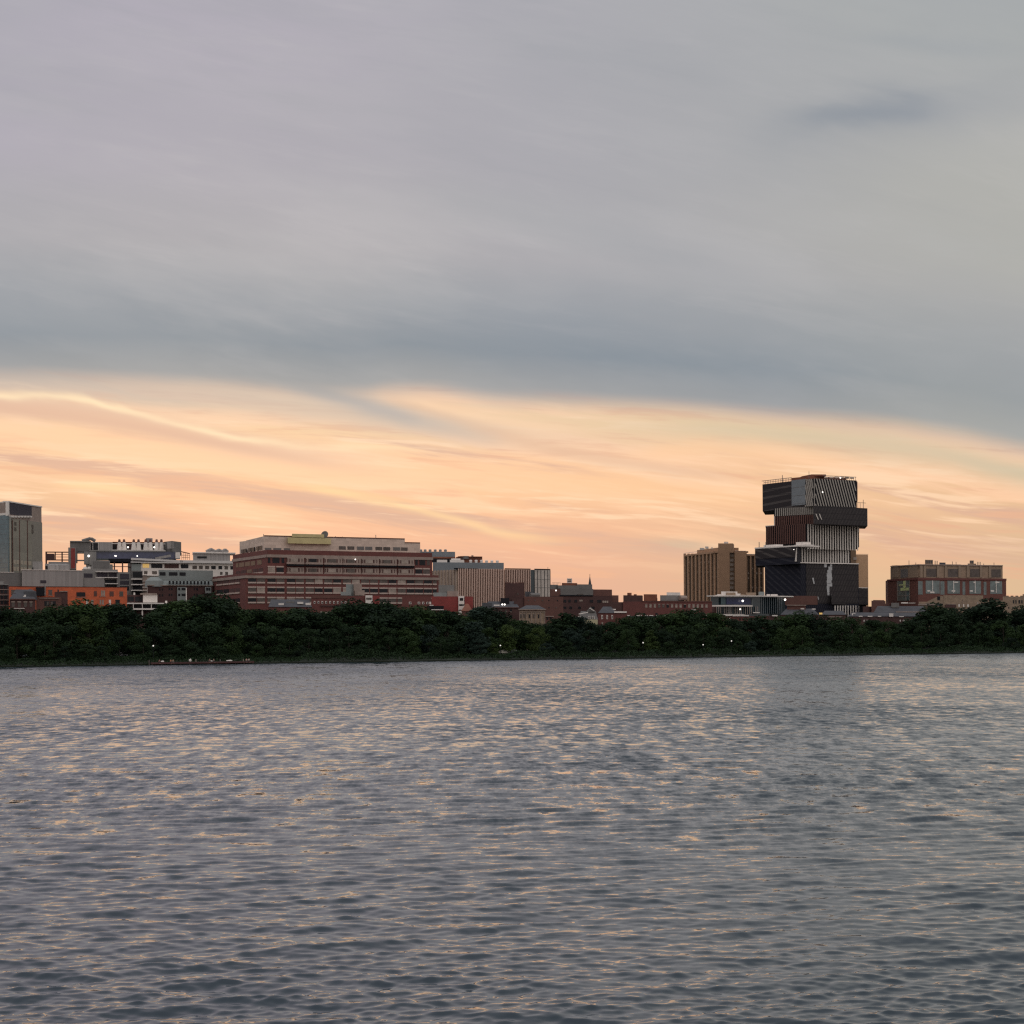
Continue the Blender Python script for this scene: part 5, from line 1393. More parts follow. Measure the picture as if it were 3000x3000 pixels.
    with part(r, 'terrace_roof', M['white']) as mb: mb.fbox(L3, -.3, L3.hit(2268, 1540)[0], -.2, 20, z1, z1 + .4)
    with part(r, 'soffit_fins', WF) as mb:
        for i in range(9): u = L3.L * (i + .3) / 21; mb.fbox(L3, u, u + .45, -.75, -.05, z0 - .8, z0 + 1.0)
    with part(r, 'corner_trim', WF) as mb: mb.fbox(R3, R3.L - .6, R3.L + .2, -.9, .3, z0 + 8, z1)
    # upper left striped, upper right black overhang
    L2, R2, z0, z1, o = block('striped_block', 2268, 562, 2386, 554, 2500, 566, 1484, 1535, BK, 30)
    zm = L2.hit(2380, 1507)[1]
    fins(L2, 2270, 2385, 20, zm, z1, GF, .62, .7)
    fins(L2, 2270, 2385, 21, z0, zm - .2, BF, .62, .75)
    with part(r, 'corner_trim', WF) as mb: mb.fbox(L2, 0, .45, -.3, .2, z0, zm)
    Lo, Ro, z0, z1, o = block('overhang_block', 2383, 552, 2386, 549, 2542, 562, 1481.5, 1534.5, D, 30)
    with part(r, 'slit_window', WF) as mb:
        for a in (2389, 2399):
            ua, za = Ro.hit(a, 1505); ub, zb = Ro.hit(a + 7, 1522)
            mb.hexa([Ro.pt(ub, -.3, zb), Ro.pt(ub + .7, -.3, zb), Ro.pt(ub + .7, -.01, zb), Ro.pt(ub, -.01, zb), Ro.pt(ua, -.3, za), Ro.pt(ua + .7, -.3, za), Ro.pt(ua + .7, -.01, za), Ro.pt(ua, -.01, za)])
    with part(r, 'rail', M['greydark']) as mb:
        for x in (2513, 2520, 2529): u, z = Ro.hit(x, 1474, 2); mb.cyl(Ro.pt(u, 2, 0), .12, z1, z, 5)
        u0, z = Ro.hit(2510, 1473, 2); u1, _ = Ro.hit(2537, 1473, 2); mb.fbox(Ro, u0, u1, 1.9, 2.1, z, z + .25)
        u, z = Ro.hit(2529, 1464, 2); mb.cyl(Ro.pt(u, 2, 0), .15, z1, z, 5)
    # crown
    L1, R1, z0, z1, o = block('crown_block', 2235, 572, 2387, 552, 2511, 560, 1402, 1483, D, 36)
    with part(r, 'pale_panel', M['greyblue']) as mb: mb.pbox(L1, 2319, 2359, 1405, 1480, -.5, -.002)
    with part(r, 'panel_joint', M['greydark']) as mb:
        for y in (1427, 1451, 1475): mb.pbox(L1, 2319, 2359, y, y + .9, -.56, -.5)
    with part(r, 'backing', BK) as mb:
        u0 = L1.hit(2359.3, 1440)[0]; mb.fbox(L1, u0, L1.L, -.2, -.002, z0, z1); mb.fbox(R1, 0, R1.L, -.2, -.002, z0, z1)
    def lean_fins(f, uA, uB, n, lean):
        mb = MB(); w = .85
        for i in range(-8, n + 1):
            u = uA + (uB - uA) * (i + .5) / n; zb_, zt_ = z0 + .2, z1
            ub, ut = u + lean, u
            # clip to the wall
            t0, t1 = 0.0, 1.0
            def U_(t): return ut + (ub - ut) * t
            if U_(1) < uA or U_(0) > uB - w: continue
            if U_(0) < uA: t0 = (uA - ut) / (ub - ut)
            if U_(1) > uB - w: t1 = (uB - w - ut) / (ub - ut)
            za, zc = zt_ + (zb_ - zt_) * t0, zt_ + (zb_ - zt_) * t1
            a, b = U_(t0), U_(t1)
            mb.hexa([f.pt(b, -.5, zc), f.pt(b + w, -.5, zc), f.pt(b + w, -.2, zc), f.pt(b, -.2, zc), f.pt(a, -.5, za), f.pt(a + w, -.5, za), f.pt(a + w, -.2, za), f.pt(a, -.2, za)])
        mb.build('fins', GF, r)
    lean_fins(R1, 0.3, R1.L - .2, 16, 5.0)
    lean_fins(L1, u0 + .1, L1.L - .2, 5, 4.0)
    with part(r, 'corner_trim', GF) as mb: mb.fbox(R1, -.25, .25, -.95, -.2, z0 + .1, z1)
    with part(r, 'roof_screen', M['roof_red']) as mb:
        a, b, c = XY(2318, 562, 1400), XY(2378, 556, 1400), XY(2480, 562, 1400)
        zt = zz(2372, 1389.5, 556); mb.prism([a, b, c, c + Vector((-2, 14)), a + Vector((3, 14))], z1, zt - 1.0)
        mb.prism([a + Vector((6, 1)), b + Vector((0, .5)), b + Vector((8, 1.5)), b + Vector((8, 10)), a + Vector((6, 10))], zt - 1.0, zt)
    with part(r, 'roof_unit', M['cream']) as mb:
        for i in range(6): x = 2415 + i * 15; mb.pbox(R1, x, x + 12, 1396.5, 1401, 2 if i % 2 else 3, 6)
    with part(r, 'rail', M['greydark']) as mb:
        for i in range(17): x = 2238 + i * 4.8; u, _ = L1.hit(x, 1405, 2.5); mb.cyl(L1.pt(u, 2.5, 0), .11, z1, z1 + 2.2, 5)
        u0, _ = L1.hit(2232, 1404, 2.5); u1, _ = L1.hit(2319, 1404, 2.5); mb.fbox(L1, u0, u1, 2.35, 2.6, z1 + 2.1, z1 + 2.35); mb.fbox(L1, u0 + 2, u1, 2.35, 2.6, z1 + 1.1, z1 + 1.3)
        for i in range(7): x = 2470 + i * 6; u, _ = R1.hit(x, 1400, 2.5); mb.cyl(R1.pt(u, 2.5, 0), .11, z1, z1 + 2.0, 5)
        u0, _ = R1.hit(2410, 1400, 2.5); u1, _ = R1.hit(2509, 1400, 2.5); mb.fbox(R1, u0, u1, 2.35, 2.6, z1 + 1.9, z1 + 2.15)
    with part(r, 'mast', M['greydark']) as mb:
        u, z = L1.hit(2292, 1392, 3); mb.cyl(L1.pt(u, 3, 0), .18, z1, z, 5); u, z = R1.hit(2370, 1381, 3); mb.cyl(R1.pt(u, 3, 0), .12, z1, z, 5)
    with part(r, 'side_panel', M['brick_dark']) as mb: mb.fbox(R1, R1.L - .05, R1.L + .6, .3, 14, z0 + 4, z1 - .5)
    wall_lamp(r, R1, 2410, 1442, -.8, .5); wall_lamp(r, R1, 2462, 1400, -.5, .55)
    wall_lamp(r, L4, 2327, 1610, -.5, .3)
stacked_tower()

# --- brick and glass hall at the right
def right_hall():
    r = thing('glazed_hall', 'red brick building with large glass bays and a tan upper storey at the right', 'building', XY(2780, 560))
    f = face(2690, 556, 2948, 571); fl = Face(XY(2602, 572), f.A)
    zt = f.hit(2720, 1694)[1]
    with part(r, 'wall', mat('warm_brick', (.165, .064, .050), brick=(1.2, .4, .03, 1.2))) as mb: mb.prism([fl.A, f.A, f.B, f.B + f.n * 24, fl.A + Vector((3, 24))], GZ - 1, zt)
    with part(r, 'cornice', M['brick']) as mb: mb.fbox(f, -.3, f.L + .3, -.5, 1, zt - .9, zt + .2); mb.fbox(fl, -.3, fl.L, -.5, 1, zt - .9, zt + .2)
    g = face(2694, 561, 2938, 574); gl = Face(XY(2611, 574), g.A)
    zu = g.hit(2720, 1656)[1]
    with part(r, 'upper_storey', M['stone_tan']) as mb: mb.prism([gl.A, g.A, g.B, g.B + g.n * 18, gl.A + Vector((3, 18))], zt, zu)
    with part(r, 'pier', mat('tan_pier', (.30, .225, .165), vary=.08)) as mb:
        for x in (2696, 2706, 2745, 2768, 2808, 2832, 2871, 2897): mb.pbox(g, x, x + 7, 1657, 1692, -.5, .1)
        mb.pbox(gl, 2614, 2632, 1659, 1692, -.3, .1); mb.pbox(gl, 2664, 2688, 1659, 1692, -.3, .1)
    windows(r, g, [(2714, 2744), (2777, 2807), (2842, 2870), (2904, 2932)], 1666, 1690, M['g_mid'], 0, .1, 'louvre_panel', ref=2729)
    windows(r, gl, [(2639, 2660)], 1667, 1692, M['greydark'], 0, .1, 'louvre_panel')
    with part(r, 'brow', M['stone']) as mb: mb.fbox(g, -.3, g.L + .2, -.7, 3, zu, zu + .5); mb.fbox(gl, 0, gl.L, -.5, 3, zu, zu + .5)
    T = mat('bay_glass', (.13, .165, .165), .08, .45, .3, spec=.7)
    for a, b in ((2712, 2753), (2776, 2812), (2840, 2874), (2901, 2936)):
        o = windows(r, f, [(a, b)], 1701, 1739, T, 0, .12, 'glass_bay', ref=2730)[0]
        mb = MB(); m_ = (a + b) / 2
        mb.pbox(f, m_ - 1, m_ + 1, 1701, 1737, -.3, -.125); mb.build('mullion', M['white'], o)
        mb = MB()
        for _ in range(2):
            x = rnd.uniform(a + 1, b - 14); y = rnd.choice((1704, 1729, 1733)); mb.pbox(f, x, x + rnd.uniform(6, 13), y, y + rnd.uniform(2.5, 5), -.2, -.125)
        mb.build('blind', M['white'], o)
    for a, b in ((2690, 2703), (2755, 2767), (2820, 2828), (2882, 2890)):
        windows(r, f, [(a, b)], 1703, 1742, T, 0, .1, ref=2730)
    o = windows(r, fl, [(2629, 2665)], 1699, 1760, T, 0, .3, 'tall_window', ref=2650)[0]
    mb = MB()
    for a, b, y0, y1 in ((2646, 2654, 1702, 1726), (2638, 2662, 1722, 1730), (2634, 2650, 1712, 1716)): mb.pbox(fl, a, b, y0, y1, -.4, -.31)
    mb.build('lit_pane', M['g_litgreen'], o)
    mb = MB()
    for y in (1714, 1731, 1745): mb.pbox(fl, 2629, 2665, y, y + 1, -.45, -.3)
    for x in (2628.5, 2653, 2664): mb.pbox(fl, x, x + 1, 1699, 1760, -.45, -.3)
    mb.build('window_frame', M['stone'], o)
    with part(r, 'cooling_tower', M['stone_tan']) as mb:
        mb.pbox(g, 2710, 2733, 1640, 1656, 5, 12); mb.pbox(g, 2841, 2853, 1642, 1656, 5, 10); mb.pbox(g, 2835, 2860, 1651, 1656, 4, 11)
    with part(r, 'louvre', M['roof']) as mb:
        for i in range(4): mb.pbox(g, 2712 + i * 5.3, 2715 + i * 5.3, 1642, 1650, 4.8, 5.1)
        mb.pbox(g, 2843, 2846, 1643, 1650, 4.8, 5.1); mb.pbox(g, 2848, 2851, 1643, 1650, 4.8, 5.1)
    with part(r, 'roof_unit', M['roof']) as mb: mb.pbox(g, 2752, 2770, 1648, 1656, 5, 9)
    with part(r, 'vent_pipe', M['greydark']) as mb:
        for x, y in ((2739, 1643), (2742, 1643), (2746, 1643), (2663, 1642), (2683, 1648), (2801, 1646), (2864, 1646), (2868, 1646), (2872, 1646), (2882, 1651), (2912, 1648), (2790, 1645)):
            u, z = g.hit(x, y, 6); mb.cyl(g.pt(u, 6, 0), .16, zu, z, 5)
        for a, b, y in ((2612, 2700, 1656.5), (2770, 2815, 1653.5), (2895, 2938, 1655.5)): mb.pbox(g, a, b, y, y + .9, .5, .8)
right_hall()

# --- tan stone chapel range at the far right, low and ornate
def chapel():
    r = thing('stone_chapel', 'low tan stone range with three small white windows before the glazed brick hall', 'church', XY(2830, st(2830, 95)))
    f = street(2672, 3060, 95)
    ST = M['stone_tan']
    with part(r, 'wall', ST) as mb:
        mb.pbox(f, 2764, 2880, 1744, None, 0, 14); mb.pbox(f, 2692, 2764, 1763, None, 0, 14); mb.pbox(f, 2880, 2942, 1759, None, .2, 14)
        u0, z0 = f.hit(2702, 1763); u1, _ = f.hit(2764, 1763); z2 = f.hit(2764, 1746)[1]
        mb.hexa([f.pt(u0, .1, z0 - 1), f.pt(u1, .1, z0 - 1), f.pt(u1, 8, z0 - 1), f.pt(u0, 8, z0 - 1), f.pt(u1 - 3, .1, z2), f.pt(u1, .1, z2), f.pt(u1, 8, z2), f.pt(u1 - 3, 8, z2)])
    with part(r, 'roof', M['roof']) as mb: mb.pbox(f, 2712, 2762, 1768, 1774, -1, 0)
    with part(r, 'roof', M['brick_dark']) as mb: mb.pbox(f, 2770, 2801, 1771, 1780, -.8, -.002)
    with part(r, 'ledge', M['stone']) as mb: mb.pbox(f, 2690, 2742, 1769, 1773, -1.2, -.5); mb.pbox(f, 2776, 2800, 1769, 1771, -1, 0)
    windows(r, f, [(2808, 2812), (2821.5, 2825), (2834, 2838)], 1770, 1778, M['white'], 0, .15, 'arched_window')
    with part(r, 'tracery', M['stone']) as mb:
        for x, y, s in ((2815, 1769, .5), (2819, 1762, .5), (2821, 1756, .35), (2824, 1782, .6), (2828, 1770, .5)): mb.pbox(f, x, x + 1.6, y, y + 5, -.25, 0)
    windows(r, f, [(2728, 2736), (2748, 2754)], 1750, 1758, M['g_dark'], -.002, .1) if False else None
    with part(r, 'opening', M['black']) as mb: mb.pbox(f, 2712, 2722, 1746, 1750, -.05, .3) if False else mb.pbox(f, 2746, 2754, 1747, 1758, -.1, .3)
    windows(r, f, [(2862, 2866), (2895, 2898), (2912, 2915)], 1764, 1770, [M['g_dark'], M['g_pale']], .2, .3)
    r = thing('stone_range', 'tan stone building with a crenellated parapet at the right edge', 'building', XY(2980, st(2980, 110)))
    f = street(2936, 3080, 110)
    with part(r, 'wall', ST) as mb: mb.pbox(f, 2938, 3080, 1748, None, 0, 16)
    with part(r, 'parapet', ST) as mb:
        for a in spans(2944, 3070, 9, .6): mb.pbox(f, a[0], a[1], 1745, 1748, 0, 1)
        mb.pbox(f, 2996, 3080, 1741, 1748, 2, 10)
    windows(r, f, [(2968, 2971.5), (2975, 2978.5), (2984, 2989), (2992, 2996)], 1758, 1768, M['g_dark'], 0, .1)
    windows(r, f, [(2954, 2957), (2966, 2970)], 1778, 1783, M['g_dark'], 0, .1)
    windows(r, f, [(2932.5, 2936.5)], 1767, 1772, M['white'], -.5, .1)
    r = thing('slate_hall', 'long dark slate roof over a low brick hall left of the stone chapel', 'building', XY(2660, st(2660, 60)))
    f = street(2560, 2745, 60)
    with part(r, 'wall', M['brick_brown']) as mb: mb.pbox(f, 2622, 2722, 1796, None, 0, 10)
    with part(r, 'roof', M['roof']) as mb:
        u0, z = f.hit(2560, 1794); u1, _ = f.hit(2716, 1794); z2 = f.hit(2640, 1775)[1]
        mb.gable(f, u0, u1, -.5, 11, z, z2, True, 2)
    with part(r, 'eave', M['stone']) as mb: mb.pbox(f, 2624, 2722, 1791.5, 1794, -1, .2)
    with part(r, 'dormer', M['greydark']) as mb: mb.pbox(f, 2611, 2634, 1766, 1780, 3, 8)
    with part(r, 'skylight', M['white']) as mb: mb.pbox(f, 2640, 2660, 1764.5, 1768, 6, 9); mb.pbox(f, 2662, 2682, 1766, 1767.5, 6, 9)
    with part(r, 'ridge_wall', M['brick_brown']) as mb: mb.pbox(f, 2566, 2612, 1768, 1785, 8, 14)
    r = thing('brick_stub', 'small rounded brown brick roof just right of the stacked black tower', 'building', XY(2575, 540))
    f = face(2548, 540, 2600, 545)
    with part(r, 'wall', M['brick_brown']) as mb: mb.pbox(f, 2553, 2594, 1760, None, 0, 14)
    with part(r, 'attic', M['brick_brown']) as mb: mb.pbox(f, 2558, 2591, 1758, 1760, 1, 13)
    with part(r, 'wing', M['brick_dark']) as mb: mb.pbox(f, 2528, 2640, 1777, None, 2, 12); mb.pbox(f, 2566, 2600, 1768, 1777, 2, 10)
    r = thing('shore_hut', 'small pale flat roofed hut between two dark tree crowns at the right', 'building', XY(2950, st(2950, 30)))
    f = street(2930, 2965, 36)
    with part(r, 'wall', M['greydark']) as mb: mb.pbox(f, 2934, 2961, 1812, None, 0, 6)
    with part(r, 'roof_slab', M['white']) as mb: mb.pbox(f, 2934, 2948, 1807.5, 1810.5, -.5, 6); mb.pbox(f, 2948, 2960, 1816, 1819.5, -.6, 3)
    with part(r, 'upper_wall', M['stone']) as mb: mb.pbox(f, 2936, 2960, 1797, 1807.5, 3, 7)
chapel()
# ------------------------------------------------------------------ trees and shrubs
def leaf_mat(name, a, b, c):
    m, bs = new_mat(name)
    oi = S.nt.nodes.new('ShaderNodeObjectInfo'); rn = S(oi.outputs['Random'])
    p = geo_pos()
    n1 = noise(p, .35, 3, .6); n2 = noise(p, 2.2, 2, .5)
    col = ramp(n1 * .55 + n2 * .25 + rn * .28 - .04, [(.28, (*a, 1)), (.52, (*b, 1)), (.78, (*c, 1))])
    link(col, bs.inputs['Base Color']); bs.inputs['Roughness'].default_value = .75
    bs.inputs['Specular IOR Level'].default_value = .15
    return m
LEAF = {
    'dark': leaf_mat('dark_foliage', (.009, .019, .012), (.016, .033, .014), (.027, .051, .018)),
    'mid': leaf_mat('green_foliage', (.013, .027, .012), (.024, .047, .016), (.040, .070, .021)),
    'pale': leaf_mat('yellow_green_foliage', (.024, .042, .013), (.042, .068, .018), (.062, .092, .026)),
    'blue': leaf_mat('grey_green_foliage', (.014, .027, .021), (.024, .043, .032), (.038, .062, .044)),
}
BARK = mat('bark', (.045, .036, .028), .9, .3, 1.0)

def tree_meshes(seed, shape, n_blob, n_leaf):
    """Unit-height tree (z 0..1): (trunk mesh, crown mesh)."""
    rg = np.random.default_rng(seed); rr = random.Random(seed)
    blobs = []
    for i in range(n_blob):
        t = rr.uniform(.12, .93)
        if shape == 'round': R_ = .44 * math.sin(math.pi * min(1, max(.10, (t - .02) / .98)) ** .85) ** .7
        elif shape == 'broad': R_ = .58 * math.sin(math.pi * min(1, max(.12, (t + .08) / 1.06))) ** .6
        elif shape == 'cone': R_ = .34 * (1.03 - t) ** .8
        else: R_ = .30 * math.sin(math.pi * max(.15, t)) ** .5
        a = rr.uniform(0, 2 * math.pi); q = R_ * rr.uniform(.35, .82)
        br = rr.uniform(.10, .19) * (.8 if shape == 'cone' else 1.0) * (1.15 - .4 * t)
        blobs.append((q * math.cos(a), q * math.sin(a), min(t, 1 - br * .75), br))
    per = n_leaf // n_blob
    V = []; n = 0
    for (bx, by, bz, br) in blobs:
        d = rg.normal(size=(per, 3)); d /= np.linalg.norm(d, axis=1)[:, None]
        r = br * rg.uniform(.55, 1.08, per) ** .6
        c = np.array([bx, by, bz]) + d * r[:, None] * np.array([1.1, 1.1, .8])
        c[:, 2] = np.maximum(c[:, 2], .02)
        nrm = d + rg.normal(size=(per, 3)) * .55; nrm /= np.linalg.norm(nrm, axis=1)[:, None]
        h = np.where(np.abs(nrm[:, 2:3]) < .9, np.array([[0, 0, 1.0]]), np.array([[1.0, 0, 0]]))
        u = np.cross(nrm, h); u /= np.linalg.norm(u, axis=1)[:, None]; v = np.cross(nrm, u)
        s = rg.uniform(.012, .026, per)[:, None]; k = rg.uniform(.6, 1.5, per)[:, None]
        V.append(np.stack([c - u * s * k, c - v * s * .7, c + u * s * k, c + v * s * .7], 1))
    V = np.concatenate(V).reshape(-1, 3).astype(np.float32); nq = len(V) // 4
    me = bpy.data.meshes.new('crown')
    me.vertices.add(len(V)); me.vertices.foreach_set('co', V.ravel())
    me.loops.add(nq * 4); me.loops.foreach_set('vertex_index', np.arange(nq * 4, dtype=np.int32))
    me.polygons.add(nq); me.polygons.foreach_set('loop_start', np.arange(0, nq * 4, 4, dtype=np.int32))
    me.update(calc_edges=True)
    mb = MB()
    mb.tube((0, 0, -.03), (.005, .004, .32), .022, .014, 7)
    mb.tube((.005, .004, .32), (0, .01, .8), .014, .004, 6)
    for (bx, by, bz, br) in rr.sample(blobs, min(7, n_blob)):
        z0 = max(.14, bz - .28); mb.tube((.003, .004, z0), (bx, by, bz), .008, .003, 5)
    tm = bpy.data.meshes.new('trunk'); tm.from_pydata(mb.v, [], mb.f); tm.materials.append(BARK); tm.update()
    return tm, me
PROTO = {}
for i, (sh, nb, nl) in enumerate((('round', 26, 5200), ('round', 30, 5600), ('broad', 30, 6000), ('broad', 26, 5600), ('cone', 34, 4800), ('oval', 24, 4800), ('broad', 34, 6400))):
    t, c = tree_meshes(40 + i, sh, nb, nl)
    d = {}
    for k, m in LEAF.items():
        cm = c.copy(); cm.materials.clear(); cm.materials.append(m); d[k] = cm
    PROTO.setdefault(sh, []).append((t, d))

def ground_z(off):
    pr = [(0, .4), (.6, .5), (5, 1.3), (14, 2.0), (30, 2.6), (60, 3.0), (400, 3.0)]
    for (a, za), (b, zb) in zip(pr, pr[1:]):
        if off <= b: return za + (zb - za) * (off - a) / (b - a)
    return 3.0

LAND = [(0, 'the banded dark house'), (68, 'the turreted dark house'), (150, 'the chimney house'), (225, 'the orange middle'), (300, 'the orange end'),
        (385, 'the white terrace slabs'), (450, 'the rooftop box'), (520, 'the mansard building'), (600, 'the mansard end'), (680, 'the brick block end'),
        (760, 'the brick block corner'), (850, 'the white skylights'), (950, 'the white window row'), (1040, 'the pale roof boxes'), (1120, 'the red brick bay'), (1200, 'the second window row'), (1300, 'the bright red house'),
        (1360, 'the white balcony bay'), (1420, 'the striped building'), (1480, 'the two roof lamps'), (1560, 'the stone townhouse'), (1640, 'the plain brown range'), (1720, 'the pale yellow bay'), (1790, 'the tall white windows'),
        (1870, 'the short white cornices'), (1950, 'the long red window row'), (2040, 'the tan tower wing'), (2120, 'the tan tower core'), (2200, 'the curved glass pavilion'), (2270, 'the pavilion end'),
        (2340, 'the stacked tower left'), (2420, 'the stacked tower middle'), (2500, 'the stacked tower columns'), (2580, 'the round brown roof'), (2660, 'the slate hall'),
        (2740, 'the tall lit window'), (2830, 'the stone chapel'), (2900, 'the glazed hall end'), (2990, 'the crenellated range')]
used_labels = {}
def near_land(px):
    return min(LAND, key=lambda q: abs(q[0] - px))
ADJ = {'dark': 'dark green', 'mid': 'mid green', 'pale': 'yellow green', 'blue': 'grey green'}
def tree(px, top, off, shape, col, wid=1.0, kind='tree', name=None, row=''):
    Y = st(px, off); xy = XY(px, Y, 1860); z = ground_z(off) - .1
    H = zz(px, top, Y) - z
    rr = random.Random(int(px * 7 + off)); t, d = rr.choice(PROTO[shape])
    lx, lname = near_land(px)
    size = 'tall' if H > 13.5 else ('medium' if H > 9 else 'low')
    side = '' if abs(px - lx) < 8 else (' left part' if px < lx else ' right part')
    where = {'rear': 'in the rear row at', 'back': 'standing before', 'mid': 'in the middle row below', 'front': 'near the water below'}[row]
    shp = {'round': 'round', 'broad': 'broad', 'cone': 'pointed', 'oval': 'slim'}[shape]
    base = f"{size} {shp} {ADJ[col]} {'shrub' if kind == 'shrub' else 'tree'} {where} {lname}"
    label = base
    if label in used_labels:
        opts = [base + s for s in ((', further left', ', to its left') if px < lx else (', further right', ', to its right'))] + [base + ', deeper in', base + ', nearer the water', base + ', beside its twin']
        label = next((o for o in opts if o not in used_labels), base + ', one more')
    used_labels[label] = 1
    r = thing(name or {'cone': 'conifer_tree'}.get(shape, 'broadleaf_tree'), label, kind, xy, z, 'shrubs on the river bank' if kind == 'shrub' else 'trees along the far bank')
    r.rotation_euler = (0, 0, rr.uniform(0, 6.28)); s = H / .97
    r.scale = (s * wid, s * wid, s)
    for nm, me in (('trunk', t), ('crown', d[col])):
        o = bpy.data.objects.new(nm, me); COL.objects.link(o); o.parent = r
    return r

back = [(-40, 1778, 'broad', 'dark', .8), (28, 1780, 'broad', 'dark', .7), (78, 1796, 'round', 'mid', .8), (125, 1790, 'round', 'dark', .8), (172, 1774, 'broad', 'mid', .8), (224, 1758, 'round', 'mid', 1.0), (272, 1776, 'broad', 'dark', .8),
        (318, 1780, 'round', 'mid', .85), (352, 1771, 'round', 'dark', .9), (392, 1796, 'round', 'dark', .8), (455, 1797, 'round', 'dark', .9), (500, 1772, 'broad', 'dark', .8), (548, 1762, 'round', 'mid', 1.0), (604, 1738, 'broad', 'dark', .85), (655, 1756, 'round', 'dark', .95), (700, 1779, 'broad', 'mid', .8),
        (752, 1788, 'round', 'dark', .9), (800, 1786, 'broad', 'mid', .8), (858, 1784, 'oval', 'dark', 1.0), (905, 1784, 'round', 'dark', .9), (955, 1794, 'broad', 'dark', .8), (1003, 1780, 'round', 'mid', .85), (1044, 1757, 'round', 'dark', .95), (1086, 1770, 'broad', 'mid', .75), (1132, 1759, 'round', 'dark', .95), (1180, 1776, 'broad', 'dark', .8),
        (1232, 1776, 'round', 'mid', .95), (1284, 1790, 'broad', 'dark', .8), (1328, 1793, 'round', 'dark', .85), (1372, 1806, 'round', 'mid', .9), (1404, 1776, 'cone', 'blue', 1.1), (1440, 1780, 'round', 'dark', .9), (1488, 1808, 'broad', 'mid', .75), (1540, 1818, 'round', 'mid', .95), (1592, 1826, 'broad', 'dark', .8),
        (1632, 1812, 'cone', 'dark', 1.2), (1656, 1795, 'cone', 'dark', 1.3), (1690, 1808, 'round', 'blue', .9), (1738, 1824, 'broad', 'dark', .8), (1792, 1832, 'round', 'mid', .9), (1832, 1814, 'broad', 'mid', .75), (1884, 1806, 'round', 'dark', .95), (1932, 1812, 'broad', 'mid', .8), (1986, 1797, 'round', 'mid', .95), (2030, 1791, 'broad', 'dark', .75),
        (2084, 1806, 'round', 'mid', .95), (2136, 1818, 'broad', 'dark', .8), (2190, 1818, 'round', 'dark', .95), (2240, 1813, 'oval', 'dark', 1.3), (2288, 1816, 'broad', 'mid', .8), (2334, 1800, 'round', 'mid', .95), (2386, 1806, 'broad', 'dark', .8), (2440, 1818, 'round', 'mid', .95), (2494, 1816, 'broad', 'mid', .85), (2552, 1826, 'round', 'dark', .95),
        (2604, 1828, 'broad', 'mid', .85), (2656, 1820, 'round', 'dark', .95), (2706, 1803, 'broad', 'dark', .8), (2752, 1776, 'round', 'dark', .9), (2800, 1792, 'broad', 'dark', .75), (2848, 1794, 'round', 'dark', .85), (2890, 1764, 'oval', 'dark', 1.25), (2925, 1795, 'round', 'dark', .8), (2978, 1786, 'round', 'dark', .9), (3030, 1776, 'broad', 'dark', .85)]
for i, (px, top, sh, c, w) in enumerate(back):
    tree(px, top + 1 - (9 if px > 1780 else 0), 18 + (i * 7) % 7, sh, c, w * 1.42, row='back')
for i in range(len(back) - 1):          # rear row filling between the silhouettes
    a, b = back[i], back[i + 1]
    px = (a[0] + b[0]) / 2
    if 395 < px < 450 or 2900 < px < 2960 or 960 < px < 985: continue
    tree(px, max(a[1], b[1]) + 2, 26 + (i * 5) % 5, 'broad' if i % 2 else 'round', ('dark', 'mid')[i % 2], 1.4, row='rear')
